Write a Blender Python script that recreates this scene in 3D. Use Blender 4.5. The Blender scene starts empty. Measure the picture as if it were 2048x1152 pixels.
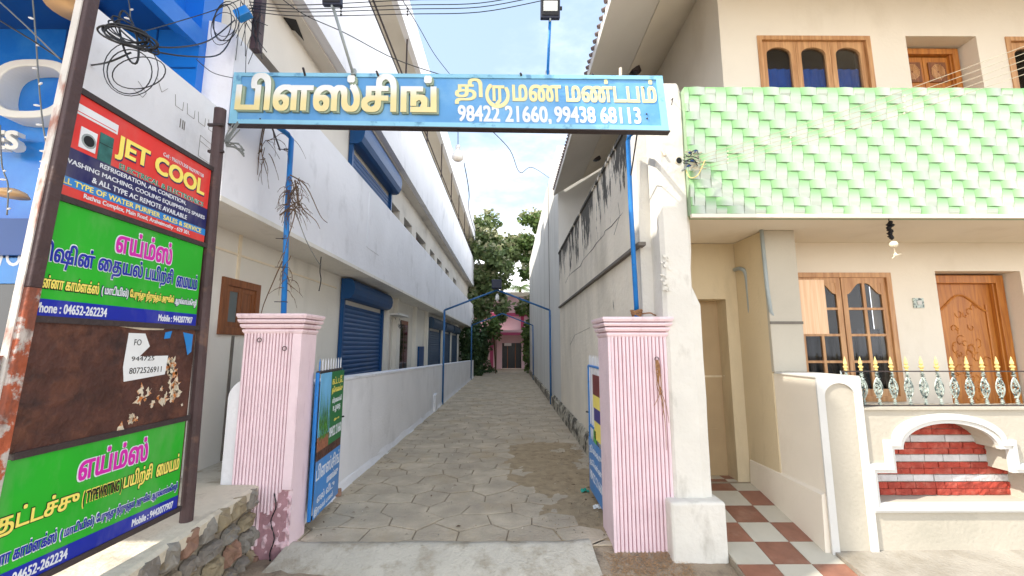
import bpy, math, random
import numpy as np
from mathutils import Vector, Matrix, noise
from mathutils.geometry import delaunay_2d_cdt, interpolate_bezier

S = bpy.context.scene
COL = S.collection
RND = random.Random(7)

# ------------------------------------------------------------------ camera
F, PITCH, YAW, CAMZ = 843.0, math.radians(7.9), math.radians(0.35), 1.5
cam = bpy.data.cameras.new('camera')
cam.lens = 36.0 * F / 2048.0
cam.sensor_width = 36.0
cam.clip_start = 0.05
cam.clip_end = 1500
camo = bpy.data.objects.new('camera', cam)
COL.objects.link(camo)
camo.location = (0, 0, CAMZ)
camo.rotation_euler = (math.pi / 2 + PITCH, 0, -YAW)
S.camera = camo

# ------------------------------------------------------------------ sky, sun, exposure
SUN = Vector((2.2, 1.0, -2.4)).normalized()          # direction the light travels
W = bpy.data.worlds.new('World'); S.world = W; W.use_nodes = True
wn, wl = W.node_tree.nodes, W.node_tree.links
bg = wn['Background']
sky = wn.new('ShaderNodeTexSky'); sky.sky_type = 'NISHITA'; sky.sun_disc = False
sky.sun_elevation = math.asin(-SUN.z)
sky.sun_rotation = math.atan2(-SUN.x, -SUN.y)
sky.air_density = 1.2; sky.dust_density = 2.0; sky.ozone_density = 1.5
tc = wn.new('ShaderNodeTexCoord')
cn = wn.new('ShaderNodeTexNoise'); cn.inputs['Scale'].default_value = 1.5
cn.inputs['Detail'].default_value = 9; cn.inputs['Roughness'].default_value = 0.6
mp = wn.new('ShaderNodeMapping'); mp.inputs['Scale'].default_value = (1, 1, 2.4); mp.inputs['Location'].default_value = (3.1, 0.4, 0.9)
wl.new(tc.outputs['Generated'], mp.inputs['Vector']); wl.new(mp.outputs['Vector'], cn.inputs['Vector'])
sx = wn.new('ShaderNodeSeparateXYZ'); wl.new(tc.outputs['Generated'], sx.inputs[0])
hz = wn.new('ShaderNodeMapRange'); hz.inputs[1].default_value = 0.02; hz.inputs[2].default_value = 0.62
hz.inputs[3].default_value = 0.30; hz.inputs[4].default_value = -0.10
wl.new(sx.outputs['Z'], hz.inputs[0])
ad = wn.new('ShaderNodeMath'); ad.operation = 'ADD'
wl.new(cn.outputs['Fac'], ad.inputs[0]); wl.new(hz.outputs[0], ad.inputs[1])
cr = wn.new('ShaderNodeMapRange'); cr.interpolation_type = 'SMOOTHSTEP'
cr.inputs[1].default_value = 0.36; cr.inputs[2].default_value = 0.92
wl.new(ad.outputs[0], cr.inputs[0])
mx = wn.new('ShaderNodeMixRGB'); mx.inputs[2].default_value = (9.2, 8.95, 8.6, 1)
wl.new(cr.outputs[0], mx.inputs[0])
lift = wn.new('ShaderNodeMixRGB'); lift.inputs[0].default_value = 0.8; lift.inputs[2].default_value = (1.3, 1.68, 2.2, 1)
wl.new(sky.outputs[0], lift.inputs[1]); wl.new(lift.outputs[0], mx.inputs[1])
wl.new(mx.outputs[0], bg.inputs['Color'])
bg.inputs['Strength'].default_value = 0.15
sl = bpy.data.lights.new('sun', 'SUN'); sl.energy = 2.0; sl.angle = math.radians(0.55); sl.color = (1.0, 0.94, 0.84)
so = bpy.data.objects.new('sun', sl); COL.objects.link(so)
so.location = (-20, -10, 30); so.rotation_euler = SUN.to_track_quat('-Z', 'Y').to_euler()
S.view_settings.view_transform = 'Standard'; S.view_settings.look = 'None'
S.view_settings.exposure = 1.78; S.view_settings.gamma = 1.0; S.view_settings.use_curve_mapping = False
S.render.engine = 'CYCLES'
S.cycles.max_bounces = 8; S.cycles.diffuse_bounces = 5; S.cycles.use_denoising = True

# ------------------------------------------------------------------ measuring: a point of the place seen at photo pixel (u, v) on a known plane
def P(u, v, X=None, Y=None, Z=None):
    a = (u - 1024) / F; b = (576 - v) / F
    x, y, z = a, math.cos(PITCH) - math.sin(PITCH) * b, math.sin(PITCH) + math.cos(PITCH) * b
    x, y = x * math.cos(YAW) + y * math.sin(YAW), -x * math.sin(YAW) + y * math.cos(YAW)
    if Y is not None: t = Y / y
    elif X is not None: t = X / x
    else: t = (Z - CAMZ) / z
    return Vector((x * t, y * t, CAMZ + z * t))

# ------------------------------------------------------------------ materials
def srgb(r, g, b):
    f = lambda c: (c / 255 / 12.92) if c <= 10 else ((c / 255 + 0.055) / 1.055) ** 2.4
    return (f(r), f(g), f(b), 1)

def mat(name, col, rough=0.85, var=0.06, scale=2.5, bump=0.0, bscale=60, metal=0.0, dirt=None, dirt_amt=0.0,
        streak=(3.0, 3.0, 0.5), streak_t=(0.55, 0.75), spec=0.4, orand=0.0, col2=None, col2_t=(0.5, 0.6), col2_scale=5.0, detail=6, coat=0.0):
    m = bpy.data.materials.new(name); m.use_nodes = True
    n, l = m.node_tree.nodes, m.node_tree.links
    b = n['Principled BSDF']
    if len(col) == 3: col = (*col, 1)
    b.inputs['Roughness'].default_value = rough; b.inputs['Metallic'].default_value = metal
    b.inputs['Specular IOR Level'].default_value = spec
    if coat: b.inputs['Coat Weight'].default_value = coat
    g = n.new('ShaderNodeNewGeometry')
    out = None
    t = n.new('ShaderNodeTexNoise'); t.inputs['Scale'].default_value = scale; t.inputs['Detail'].default_value = detail
    l.new(g.outputs['Position'], t.inputs['Vector'])
    mr = n.new('ShaderNodeMapRange'); mr.inputs[1].default_value = 0.3; mr.inputs[2].default_value = 0.7
    mr.inputs[3].default_value = 1 - var; mr.inputs[4].default_value = 1 + var
    l.new(t.outputs['Fac'], mr.inputs[0])
    mm = n.new('ShaderNodeVectorMath'); mm.operation = 'SCALE'; mm.inputs[0].default_value = col[:3]
    l.new(mr.outputs[0], mm.inputs['Scale']); out = mm.outputs[0]
    if col2 is not None:
        t2 = n.new('ShaderNodeTexNoise'); t2.inputs['Scale'].default_value = col2_scale; t2.inputs['Detail'].default_value = 8
        t2.inputs['Roughness'].default_value = 0.65
        l.new(g.outputs['Position'], t2.inputs['Vector'])
        r2 = n.new('ShaderNodeMapRange'); r2.inputs[1].default_value = col2_t[0]; r2.inputs[2].default_value = col2_t[1]
        l.new(t2.outputs['Fac'], r2.inputs[0])
        x2 = n.new('ShaderNodeMixRGB'); x2.inputs[2].default_value = (*col2[:3], 1)
        l.new(r2.outputs[0], x2.inputs[0]); l.new(out, x2.inputs[1]); out = x2.outputs[0]
    if dirt is not None:
        mpp = n.new('ShaderNodeMapping'); mpp.inputs['Scale'].default_value = streak
        l.new(g.outputs['Position'], mpp.inputs['Vector'])
        t3 = n.new('ShaderNodeTexNoise'); t3.inputs['Scale'].default_value = 1.0; t3.inputs['Detail'].default_value = 8
        t3.inputs['Roughness'].default_value = 0.6
        l.new(mpp.outputs[0], t3.inputs['Vector'])
        r3 = n.new('ShaderNodeMapRange'); r3.inputs[1].default_value = streak_t[0]; r3.inputs[2].default_value = streak_t[1]
        r3.inputs[4].default_value = dirt_amt
        l.new(t3.outputs['Fac'], r3.inputs[0])
        x3 = n.new('ShaderNodeMixRGB'); x3.inputs[2].default_value = (*dirt[:3], 1)
        l.new(r3.outputs[0], x3.inputs[0]); l.new(out, x3.inputs[1]); out = x3.outputs[0]
    if orand:
        oi = n.new('ShaderNodeObjectInfo'); ro = n.new('ShaderNodeMapRange'); ro.inputs[3].default_value = 1 - orand; ro.inputs[4].default_value = 1 + orand
        l.new(oi.outputs['Random'], ro.inputs[0]); vo = n.new('ShaderNodeVectorMath'); vo.operation = 'SCALE'
        l.new(out, vo.inputs[0]); l.new(ro.outputs[0], vo.inputs['Scale']); out = vo.outputs[0]
    l.new(out, b.inputs['Base Color'])
    if bump:
        t4 = n.new('ShaderNodeTexNoise'); t4.inputs['Scale'].default_value = bscale; t4.inputs['Detail'].default_value = 5
        l.new(g.outputs['Position'], t4.inputs['Vector'])
        bp = n.new('ShaderNodeBump'); bp.inputs['Strength'].default_value = bump; bp.inputs['Distance'].default_value = 0.02
        l.new(t4.outputs['Fac'], bp.inputs['Height']); l.new(bp.outputs[0], b.inputs['Normal'])
    m['out'] = 1
    return m

def grad_mat(name, c0, c1, axis='X', rough=0.35, lo=0.0, hi=1.0):
    """two-tone print running along the piece (own coordinates)"""
    m = bpy.data.materials.new(name); m.use_nodes = True
    n, l = m.node_tree.nodes, m.node_tree.links; b = n['Principled BSDF']
    b.inputs['Roughness'].default_value = rough
    t = n.new('ShaderNodeTexCoord'); s = n.new('ShaderNodeSeparateXYZ'); l.new(t.outputs['Generated'], s.inputs[0])
    r = n.new('ShaderNodeMapRange'); r.inputs[1].default_value = lo; r.inputs[2].default_value = hi; r.interpolation_type = 'SMOOTHSTEP'
    l.new(s.outputs[axis], r.inputs[0])
    x = n.new('ShaderNodeMixRGB'); x.inputs[1].default_value = (*c0[:3], 1); x.inputs[2].default_value = (*c1[:3], 1)
    l.new(r.outputs[0], x.inputs[0])
    oi = n.new('ShaderNodeObjectInfo'); ro = n.new('ShaderNodeMapRange'); ro.inputs[3].default_value = .9; ro.inputs[4].default_value = 1.04
    g = n.new('ShaderNodeNewGeometry'); t5 = n.new('ShaderNodeTexNoise'); t5.inputs['Scale'].default_value = 2.2; t5.inputs['Detail'].default_value = 7; l.new(g.outputs['Position'], t5.inputs['Vector'])
    r5 = n.new('ShaderNodeMapRange'); r5.inputs[1].default_value = .35; r5.inputs[2].default_value = .7; r5.inputs[3].default_value = 1.0; r5.inputs[4].default_value = .88; l.new(t5.outputs['Fac'], r5.inputs[0])
    l.new(oi.outputs['Random'], ro.inputs[0]); mm_ = n.new('ShaderNodeMath'); mm_.operation = 'MULTIPLY'; l.new(ro.outputs[0], mm_.inputs[0]); l.new(r5.outputs[0], mm_.inputs[1])
    vo = n.new('ShaderNodeVectorMath'); vo.operation = 'SCALE'; l.new(x.outputs[0], vo.inputs[0]); l.new(mm_.outputs[0], vo.inputs['Scale']); l.new(vo.outputs[0], b.inputs['Base Color'])
    return m

def wood_mat(name, c0, c1, grain=(30, 30, 2.2), rough=0.45):
    m = bpy.data.materials.new(name); m.use_nodes = True
    n, l = m.node_tree.nodes, m.node_tree.links; b = n['Principled BSDF']
    b.inputs['Roughness'].default_value = rough
    g = n.new('ShaderNodeNewGeometry'); mpp = n.new('ShaderNodeMapping'); mpp.inputs['Scale'].default_value = grain
    l.new(g.outputs['Position'], mpp.inputs['Vector'])
    t = n.new('ShaderNodeTexNoise'); t.inputs['Scale'].default_value = 1; t.inputs['Detail'].default_value = 7; t.inputs['Distortion'].default_value = 0.6
    l.new(mpp.outputs[0], t.inputs['Vector'])
    r = n.new('ShaderNodeMapRange'); r.inputs[1].default_value = 0.33; r.inputs[2].default_value = 0.68
    l.new(t.outputs['Fac'], r.inputs[0])
    x = n.new('ShaderNodeMixRGB'); x.inputs[1].default_value = (*c0[:3], 1); x.inputs[2].default_value = (*c1[:3], 1)
    l.new(r.outputs[0], x.inputs[0]); l.new(x.outputs[0], b.inputs['Base Color'])
    bp = n.new('ShaderNodeBump'); bp.inputs['Strength'].default_value = 0.15; bp.inputs['Distance'].default_value = 0.01
    l.new(t.outputs['Fac'], bp.inputs['Height']); l.new(bp.outputs[0], b.inputs['Normal'])
    return m

def leaf_mat(name, c0, c1):
    m = bpy.data.materials.new(name); m.use_nodes = True
    n, l = m.node_tree.nodes, m.node_tree.links; b = n['Principled BSDF']
    b.inputs['Roughness'].default_value = 0.55
    g = n.new('ShaderNodeNewGeometry')
    x = n.new('ShaderNodeMixRGB'); x.inputs[1].default_value = (*c0, 1); x.inputs[2].default_value = (*c1, 1)
    l.new(g.outputs['Random Per Island'], x.inputs[0]); l.new(x.outputs[0], b.inputs['Base Color'])
    tr = n.new('ShaderNodeBsdfTranslucent'); l.new(x.outputs[0], tr.inputs['Color'])
    ms = n.new('ShaderNodeMixShader'); ms.inputs[0].default_value = 0.3
    l.new(b.outputs[0], ms.inputs[1]); l.new(tr.outputs[0], ms.inputs[2])
    l.new(ms.outputs[0], n['Material Output'].inputs['Surface'])
    return m

M = {}
GRIME = srgb(120, 112, 98)
M['white_wall'] = mat('white_wall_paint', srgb(230, 230, 232), 0.8, 0.05, 1.6, 0.25, 30, dirt=srgb(150, 150, 150), dirt_amt=0.35, streak=(2.0, 2.0, 1.2), streak_t=(0.55, 0.8))
M['white_band'] = mat('white_parapet_paint', srgb(232, 232, 236), 0.75, 0.05, 1.2, 0.35, 14, dirt=srgb(158, 158, 160), dirt_amt=0.55, streak=(1.9, 1.9, 1.1), streak_t=(0.56, 0.78))
M['soffit'] = mat('soffit_plaster', srgb(216, 210, 200), 0.9, 0.08, 1.0, 0.15, 20, dirt=srgb(110, 100, 88), dirt_amt=0.45, streak=(1.4, 0.7, 1), streak_t=(0.58, 0.78))
M['cream_low'] = mat('lower_wall_paint', srgb(224, 220, 210), 0.8, 0.05, 1.3, 0.25, 25, dirt=srgb(150, 145, 132), dirt_amt=0.4, streak=(2.5, 2.5, 0.6), streak_t=(0.55, 0.8))
M['cream'] = mat('house_cream_paint', srgb(227, 218, 202), 0.75, 0.035, 1.5, 0.12, 30, dirt=srgb(186, 172, 148), dirt_amt=0.35, streak=(2.0, 2.0, 1.0), streak_t=(0.55, 0.8))
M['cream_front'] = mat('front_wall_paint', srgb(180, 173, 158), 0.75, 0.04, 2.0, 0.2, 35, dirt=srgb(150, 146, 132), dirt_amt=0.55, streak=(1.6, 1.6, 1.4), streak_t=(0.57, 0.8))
M['tan_recess'] = mat('recess_wall_tan', srgb(206, 190, 158), 0.8, 0.05, 1.5, 0.15, 30, dirt=srgb(150, 136, 108), dirt_amt=0.5, streak=(3, 3, 0.8), streak_t=(0.55, 0.8))  # darker and more tan than the other house walls
M['trim'] = mat('white_trim_paint', srgb(204, 203, 198), 0.6, 0.03, 4.0, 0.08, 40)
M['pillar_white'] = mat('weathered_white_pillar', srgb(214, 210, 200), 0.85, 0.06, 3.0, 0.35, 22, dirt=srgb(140, 134, 120), dirt_amt=0.5, streak=(5, 5, 2.2), streak_t=(0.56, 0.72))
M['pink'] = mat('pink_pillar_paint', srgb(232, 208, 213), 0.6, 0.05, 5.0, 0.2, 50, dirt=srgb(176, 134, 146), dirt_amt=0.55, streak=(16, 16, 2.2), streak_t=(0.58, 0.76))
M['pink_broken'] = mat('broken_pink_plaster', srgb(222, 188, 194), 0.95, 0.12, 12, 0.9, 26, dirt=srgb(110, 74, 78), dirt_amt=0.75, streak=(16, 16, 9), streak_t=(0.58, 0.68))
M['groove'] = mat('pink_groove_dark', srgb(176, 134, 140), 0.9, 0.15, 12, 0.2, 60)  # darker pink behind the flutes and between the cap tiers
M['blue_paint'] = mat('blue_pipe_paint', srgb(30, 120, 196), 0.45, 0.12, 9, 0.15, 60, col2=srgb(70, 60, 54), col2_t=(0.62, 0.70), col2_scale=9)
M['blue_arch'] = mat('blue_arch_paint', srgb(52, 104, 156), 0.5, 0.15, 9)
M['blue_shutter'] = mat('blue_shutter_paint', srgb(16, 70, 122), 0.42, 0.08, 3, metal=0.2, dirt=srgb(70, 84, 96), dirt_amt=0.3, streak=(3, 3, 1.2))
M['blue_shutter_grey'] = mat('weathered_blue_grey_shutter', srgb(58, 82, 108), 0.5, 0.1, 3, metal=0.2)
M['sign_blue'] = mat('sign_sky_blue_paint', srgb(92, 152, 204), 0.55, 0.08, 3.0, 0.06, 40, col2=srgb(134, 184, 218), col2_t=(0.45, 0.75), col2_scale=2.2)
M['sign_edge'] = mat('sign_pale_edge_paint', srgb(138, 194, 216), 0.5, 0.08, 6, dirt=srgb(44, 100, 150), dirt_amt=0.6, streak=(9, 9, 9), streak_t=(0.56, 0.66))
M['dark_metal'] = mat('dark_steel', srgb(60, 50, 50), 0.6, 0.15, 10, 0.2, 60)
M['rust_post'] = mat('brown_post_paint', srgb(74, 56, 56), 0.55, 0.18, 7, 0.25, 50, col2=srgb(104, 78, 66), col2_t=(0.58, 0.7), col2_scale=6)
M['rust_orange'] = mat('orange_rust_post', srgb(170, 88, 58), 0.8, 0.18, 9, 0.5, 40, col2=srgb(190, 180, 172), col2_t=(0.50, 0.56), col2_scale=11, dirt=srgb(96, 68, 60), dirt_amt=.7, streak=(9, 9, 3), streak_t=(.52, .62))
M['rusty_sheet'] = mat('rusty_brown_sheet', srgb(78, 48, 40), 0.6, 0.3, 7, 0.8, 18, dirt=srgb(120, 76, 56), dirt_amt=0.6, streak=(9, 9, 9), streak_t=(0.5, 0.72), col2=srgb(48, 34, 32), col2_t=(.52, .7), col2_scale=5)
M['yellow'] = mat('sign_yellow_paint', srgb(246, 226, 110), 0.5, 0.03, 9)
M['cream_text'] = mat('sign_cream_yellow_paint', srgb(232, 216, 160), 0.5, 0.03, 9)
M['white_text'] = mat('sign_white_paint', srgb(222, 226, 232), 0.5, 0.06, 12)
M['text_side'] = mat('letter_side_grey_green', srgb(150, 164, 140), 0.6, 0.08, 12)
M['big_text'] = grad_mat('letter_face_white_to_cream', srgb(236, 218, 156), srgb(238, 238, 232), 'Z', 0.5, 0.3, 0.62)
M['ink_green'] = mat('banner_green', srgb(38, 172, 40), 0.35, 0.08, 3, coat=0.2, dirt=srgb(176, 172, 158), dirt_amt=0.22, streak=(5, 5, 2.2), streak_t=(0.46, 0.72))
M['ink_dkgreen'] = mat('poster_dark_green', srgb(24, 112, 58), 0.4, 0.05, 3)
M['ink_red'] = mat('banner_red', srgb(222, 58, 54), 0.35, 0.08, 3, coat=0.2, dirt=srgb(176, 172, 158), dirt_amt=0.22, streak=(5, 5, 2.2), streak_t=(0.46, 0.72))
M['ink_navy'] = mat('banner_navy', srgb(34, 34, 92), 0.35, 0.08, 3, coat=0.2, dirt=srgb(176, 172, 158), dirt_amt=0.22, streak=(5, 5, 2.2), streak_t=(0.46, 0.72))
M['ink_blue'] = mat('banner_blue', srgb(18, 38, 160), 0.35, 0.08, 3, coat=0.2, dirt=srgb(176, 172, 158), dirt_amt=0.22, streak=(5, 5, 2.2), streak_t=(0.46, 0.72))
M['ink_cyan'] = mat('banner_cyan', srgb(36, 130, 206), 0.35, 0.08, 3, coat=0.2, dirt=srgb(176, 172, 158), dirt_amt=0.22, streak=(5, 5, 2.2), streak_t=(0.46, 0.72))
M['ink_magenta'] = mat('ink_magenta', srgb(206, 40, 168), 0.4, 0.03, 3)
M['ink_teal'] = mat('ink_teal_green', srgb(40, 140, 110), 0.4, 0.03, 3)
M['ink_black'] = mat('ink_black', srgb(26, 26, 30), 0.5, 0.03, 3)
M['ink_purple'] = mat('ink_purple', srgb(50, 36, 130), 0.4, 0.05, 3)
M['paper'] = mat('white_paper', srgb(226, 228, 228), 0.8, 0.05, 10)
M['steel_white'] = mat('white_enamel', srgb(226, 228, 232), 0.35, 0.03, 5)
M['glass_dark'] = mat('dark_window_glass', srgb(22, 26, 32), 0.06, 0.1, 2, spec=0.7)
M['glass_blue'] = mat('blue_curtain', srgb(34, 104, 190), 0.6, 0.15, 6)
def tinted():
    m = bpy.data.materials.new('tinted_glass'); m.use_nodes = True; n, l = m.node_tree.nodes, m.node_tree.links
    g = n.new('ShaderNodeBsdfGlossy'); g.inputs['Roughness'].default_value = 0.03; t = n.new('ShaderNodeBsdfTransparent'); t.inputs['Color'].default_value = (.78, .8, .84, 1)
    f = n.new('ShaderNodeFresnel'); f.inputs['IOR'].default_value = 1.3; x = n.new('ShaderNodeMixShader')
    l.new(f.outputs[0], x.inputs[0]); l.new(t.outputs[0], x.inputs[1]); l.new(g.outputs[0], x.inputs[2]); l.new(x.outputs[0], n['Material Output'].inputs['Surface']); return m
M['glass_clear'] = tinted()
M['wood'] = wood_mat('light_teak', srgb(168, 118, 74), srgb(206, 160, 112))
M['wood_door'] = wood_mat('honey_teak_door', srgb(158, 92, 34), srgb(196, 128, 54))
M['wood_h'] = wood_mat('light_teak_rail', srgb(176, 118, 68), srgb(214, 164, 110), (2.2, 30, 30))
M['wood_brown'] = wood_mat('brown_window_wood', srgb(108, 62, 34), srgb(140, 86, 50))
M['ply'] = wood_mat('plywood_sheet', srgb(214, 172, 134), srgb(232, 196, 160), (60, 60, 1.2), 0.7)
M['door_beige'] = mat('beige_door_paint', srgb(172, 148, 112), 0.6, 0.07, 3, dirt=srgb(120, 98, 72), dirt_amt=0.4, streak=(4, 4, 0.8))
M['gold'] = mat('gold_spear_paint', srgb(224, 200, 128), 0.4, 0.15, 30, metal=0.2)
M['cast_iron'] = mat('silver_green_cast_iron', srgb(176, 186, 178), 0.45, 0.25, 30, metal=0.3, col2=srgb(54, 70, 72), col2_t=(0.49, 0.58), col2_scale=40)
M['brick_red'] = mat('red_split_stone', srgb(158, 62, 48), 0.85, 0.2, 14, 0.5, 26, orand=.1, col2=srgb(180, 98, 82), col2_t=(0.5, 0.7), col2_scale=11)
M['brick_white'] = mat('white_split_stone', srgb(190, 186, 186), 0.85, 0.1, 14, 0.5, 26, orand=.06)
M['tile_brown'] = mat('brown_floor_tile', srgb(140, 96, 78), 0.35, 0.14, 12, 0.03, 90, orand=.07, dirt=srgb(176, 150, 130), dirt_amt=0.35, streak=(7, 7, 7))
M['tile_white'] = mat('ivory_floor_tile', srgb(192, 186, 170), 0.35, 0.06, 6, orand=.04, dirt=srgb(170, 160, 140), dirt_amt=0.4, streak=(6, 6, 6))
M['grout'] = mat('grout', srgb(150, 138, 120), 0.95, 0.1, 20)
M['green_h'] = grad_mat('green_to_white_tile_print_sideways', srgb(134, 182, 120), srgb(190, 200, 186), 'X', 0.25, 0.0, 0.8)
M['green_v'] = grad_mat('green_to_white_tile_print_upright', srgb(192, 202, 188), srgb(134, 182, 120), 'Z', 0.25, 0.2, 1.0)
M['tile_joint'] = mat('tile_joint_grey_green', srgb(150, 172, 140), 0.8, 0.08, 20)
M['pave'] = mat('dusty_paving_stone', srgb(188, 173, 150), 0.92, 0.18, 4.0, 0.7, 34, orand=.06, col2=srgb(168, 154, 134), col2_t=(0.42, 0.68), col2_scale=2.2, dirt=srgb(176, 154, 120), dirt_amt=0.6, streak=(1.6, 1.1, 1.6), streak_t=(0.52, 0.7))
M['pave_joint'] = mat('paving_joint_sand', srgb(142, 127, 106), 0.98, 0.2, 12, 0.5, 60)
M['sand'] = mat('sand_and_dust', srgb(168, 148, 118), 0.98, 0.16, 9, 0.7, 90, col2=srgb(140, 120, 94), col2_t=(0.52, 0.68), col2_scale=7)
M['road'] = mat('dusty_road_earth', srgb(158, 140, 118), 0.98, 0.16, 5, 0.7, 70, col2=srgb(118, 104, 88), col2_t=(0.5, 0.68), col2_scale=6)
M['concrete'] = mat('cement_concrete', srgb(190, 182, 166), 0.9, 0.09, 4, 0.5, 50, col2=srgb(164, 153, 134), col2_t=(0.48, 0.66), col2_scale=5, dirt=srgb(140, 124, 100), dirt_amt=.6, streak=(7, 7, 7), streak_t=(.55, .7))
M['apron'] = mat('worn_cement_apron', srgb(158, 151, 139), 0.92, 0.12, 4, 0.5, 50, col2=srgb(134, 126, 112), col2_t=(0.45, 0.66), col2_scale=3)
M['concrete_pale'] = mat('pale_cement_ledge', srgb(206, 196, 176), 0.9, 0.09, 6, 0.45, 40, dirt=srgb(130, 120, 104), dirt_amt=0.5, streak=(6, 6, 6), streak_t=(0.56, 0.7))
M['mortar'] = mat('grey_mortar', srgb(146, 136, 120), 0.98, 0.2, 14, 0.8, 40)
for i, c in enumerate([(148, 134, 112), (136, 131, 122), (146, 114, 96), (142, 130, 106), (126, 119, 110)]):
    M['rubble%d' % i] = mat('rubble_stone_tone', srgb(*c), 0.95, 0.22, 9, 0.9, 26, col2=srgb(150, 132, 98), col2_t=(0.55, 0.7), col2_scale=8)
M['grey_pipe'] = mat('grey_plastic_pipe', srgb(150, 158, 158), 0.4, 0.08, 10)
M['wire'] = mat('black_cable', srgb(34, 36, 40), 0.5, 0.05, 10)
M['wire_grey'] = mat('grey_cable', srgb(120, 122, 118), 0.5, 0.05, 10)
M['wire_pale'] = mat('pale_power_cable', srgb(178, 170, 148), 0.5, 0.08, 10)
M['ceramic'] = mat('cream_spacer', srgb(226, 214, 190), 0.3, 0.05, 10)
M['straw'] = mat('dry_straw', srgb(176, 140, 100), 0.95, 0.25, 40)
M['rope'] = mat('dry_coir_rope', srgb(156, 116, 80), 0.95, 0.2, 40, 0.6, 160)
M['twig'] = mat('dry_brown_vine', srgb(104, 82, 62), 0.95, 0.25, 30, 0.6, 120)
M['bulb'] = mat('frosted_bulb', srgb(236, 236, 234), 0.35, 0.02, 5)
M['lamp_glass'] = mat('lamp_reflector_panel', srgb(214, 218, 214), 0.25, 0.04, 5)
M['lamp_body'] = mat('lamp_housing', srgb(38, 44, 64), 0.5, 0.1, 10)
M['shop_blue'] = mat('shop_blue_panel', srgb(24, 112, 206), 0.25, 0.05, 1.5, spec=0.5, col2=srgb(70, 156, 226), col2_t=(0.5, 0.8), col2_scale=1.0)
M['shop_blue_dk'] = mat('shop_dark_blue_panel', srgb(8, 70, 142), 0.3, 0.06, 1.5)
M['shop_trim'] = mat('glossy_white_letter', srgb(228, 226, 218), 0.3, 0.03, 4)
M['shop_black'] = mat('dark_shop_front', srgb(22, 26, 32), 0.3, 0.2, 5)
M['pink_house'] = mat('pink_hall_paint', srgb(212, 182, 188), 0.7, 0.06, 1.0, 0.1, 20)
M['magenta'] = mat('magenta_trim_paint', srgb(168, 66, 104), 0.6, 0.06, 2)
M['bark'] = mat('bark', srgb(92, 76, 60), 0.95, 0.25, 12, 0.8, 30)
M['leaf_a'] = leaf_mat('teak_leaf_green', (0.08, 0.13, 0.045), (0.24, 0.30, 0.12))
M['leaf_b'] = leaf_mat('fresh_leaf_green', (0.06, 0.12, 0.03), (0.17, 0.24, 0.06))
M['leaf_c'] = leaf_mat('flowering_pale_leaf', (0.22, 0.24, 0.12), (0.42, 0.40, 0.24))
M['leaf_d'] = leaf_mat('dark_shrub_leaf', (0.03, 0.07, 0.025), (0.08, 0.14, 0.045))
M['red_cement'] = mat('roof_tile_edge', srgb(120, 104, 100), 0.9, 0.15, 12, 0.3, 40)
M['torn'] = mat('torn_paper_layers', srgb(216, 204, 180), 0.9, 0.1, 20, 0.5, 60, col2=srgb(196, 120, 60), col2_t=(0.5, 0.58), col2_scale=22)
M['litter_teal'] = mat('teal_foil', srgb(30, 150, 130), 0.3, 0.1, 20)

def stained_wall():
    """alley wall: cream-grey plaster with black rain-mould running down from the coping"""
    m = mat('mould_streaked_wall', srgb(230, 221, 204), 0.88, 0.07, 1.6, 0.4, 18, dirt=srgb(138, 130, 112), dirt_amt=0.45, streak=(1.4, 1.4, 0.35), streak_t=(0.5, 0.78))
    n, l = m.node_tree.nodes, m.node_tree.links; b = n['Principled BSDF']
    src = b.inputs['Base Color'].links[0].from_socket
    g = n.new('ShaderNodeNewGeometry'); s = n.new('ShaderNodeSeparateXYZ'); l.new(g.outputs['Position'], s.inputs[0])
    mpp = n.new('ShaderNodeMapping'); mpp.inputs['Scale'].default_value = (1, 1.7, 0.5); l.new(g.outputs['Position'], mpp.inputs['Vector'])
    t = n.new('ShaderNodeTexNoise'); t.inputs['Scale'].default_value = 2.2; t.inputs['Detail'].default_value = 9; t.inputs['Roughness'].default_value = 0.72
    l.new(mpp.outputs[0], t.inputs['Vector'])
    h = n.new('ShaderNodeMapRange'); h.inputs[1].default_value = 2.5; h.inputs[2].default_value = 3.65; h.inputs[3].default_value = -0.13; h.inputs[4].default_value = 0.135
    l.new(s.outputs['Z'], h.inputs[0])
    a = n.new('ShaderNodeMath'); a.operation = 'ADD'; l.new(t.outputs['Fac'], a.inputs[0]); l.new(h.outputs[0], a.inputs[1])
    r = n.new('ShaderNodeMapRange'); r.inputs[1].default_value = 0.545; r.inputs[2].default_value = 0.585; r.inputs[4].default_value = 0.92
    l.new(a.outputs[0], r.inputs[0])
    x = n.new('ShaderNodeMixRGB'); x.inputs[2].default_value = srgb(42, 42, 40)
    l.new(r.outputs[0], x.inputs[0]); l.new(src, x.inputs[1]); l.new(x.outputs[0], b.inputs['Base Color'])
    return m
M['stained'] = stained_wall()
M['mould_plinth'] = mat('mouldy_rough_plinth', srgb(176, 168, 150), 0.95, 0.15, 6, 0.9, 20, dirt=srgb(58, 54, 48), dirt_amt=0.9, streak=(5, 5, 6), streak_t=(0.46, 0.58))
M['grey_ledge'] = mat('grey_cement_ledge', srgb(112, 106, 98), 0.9, 0.12, 8, 0.3, 40)

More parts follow.
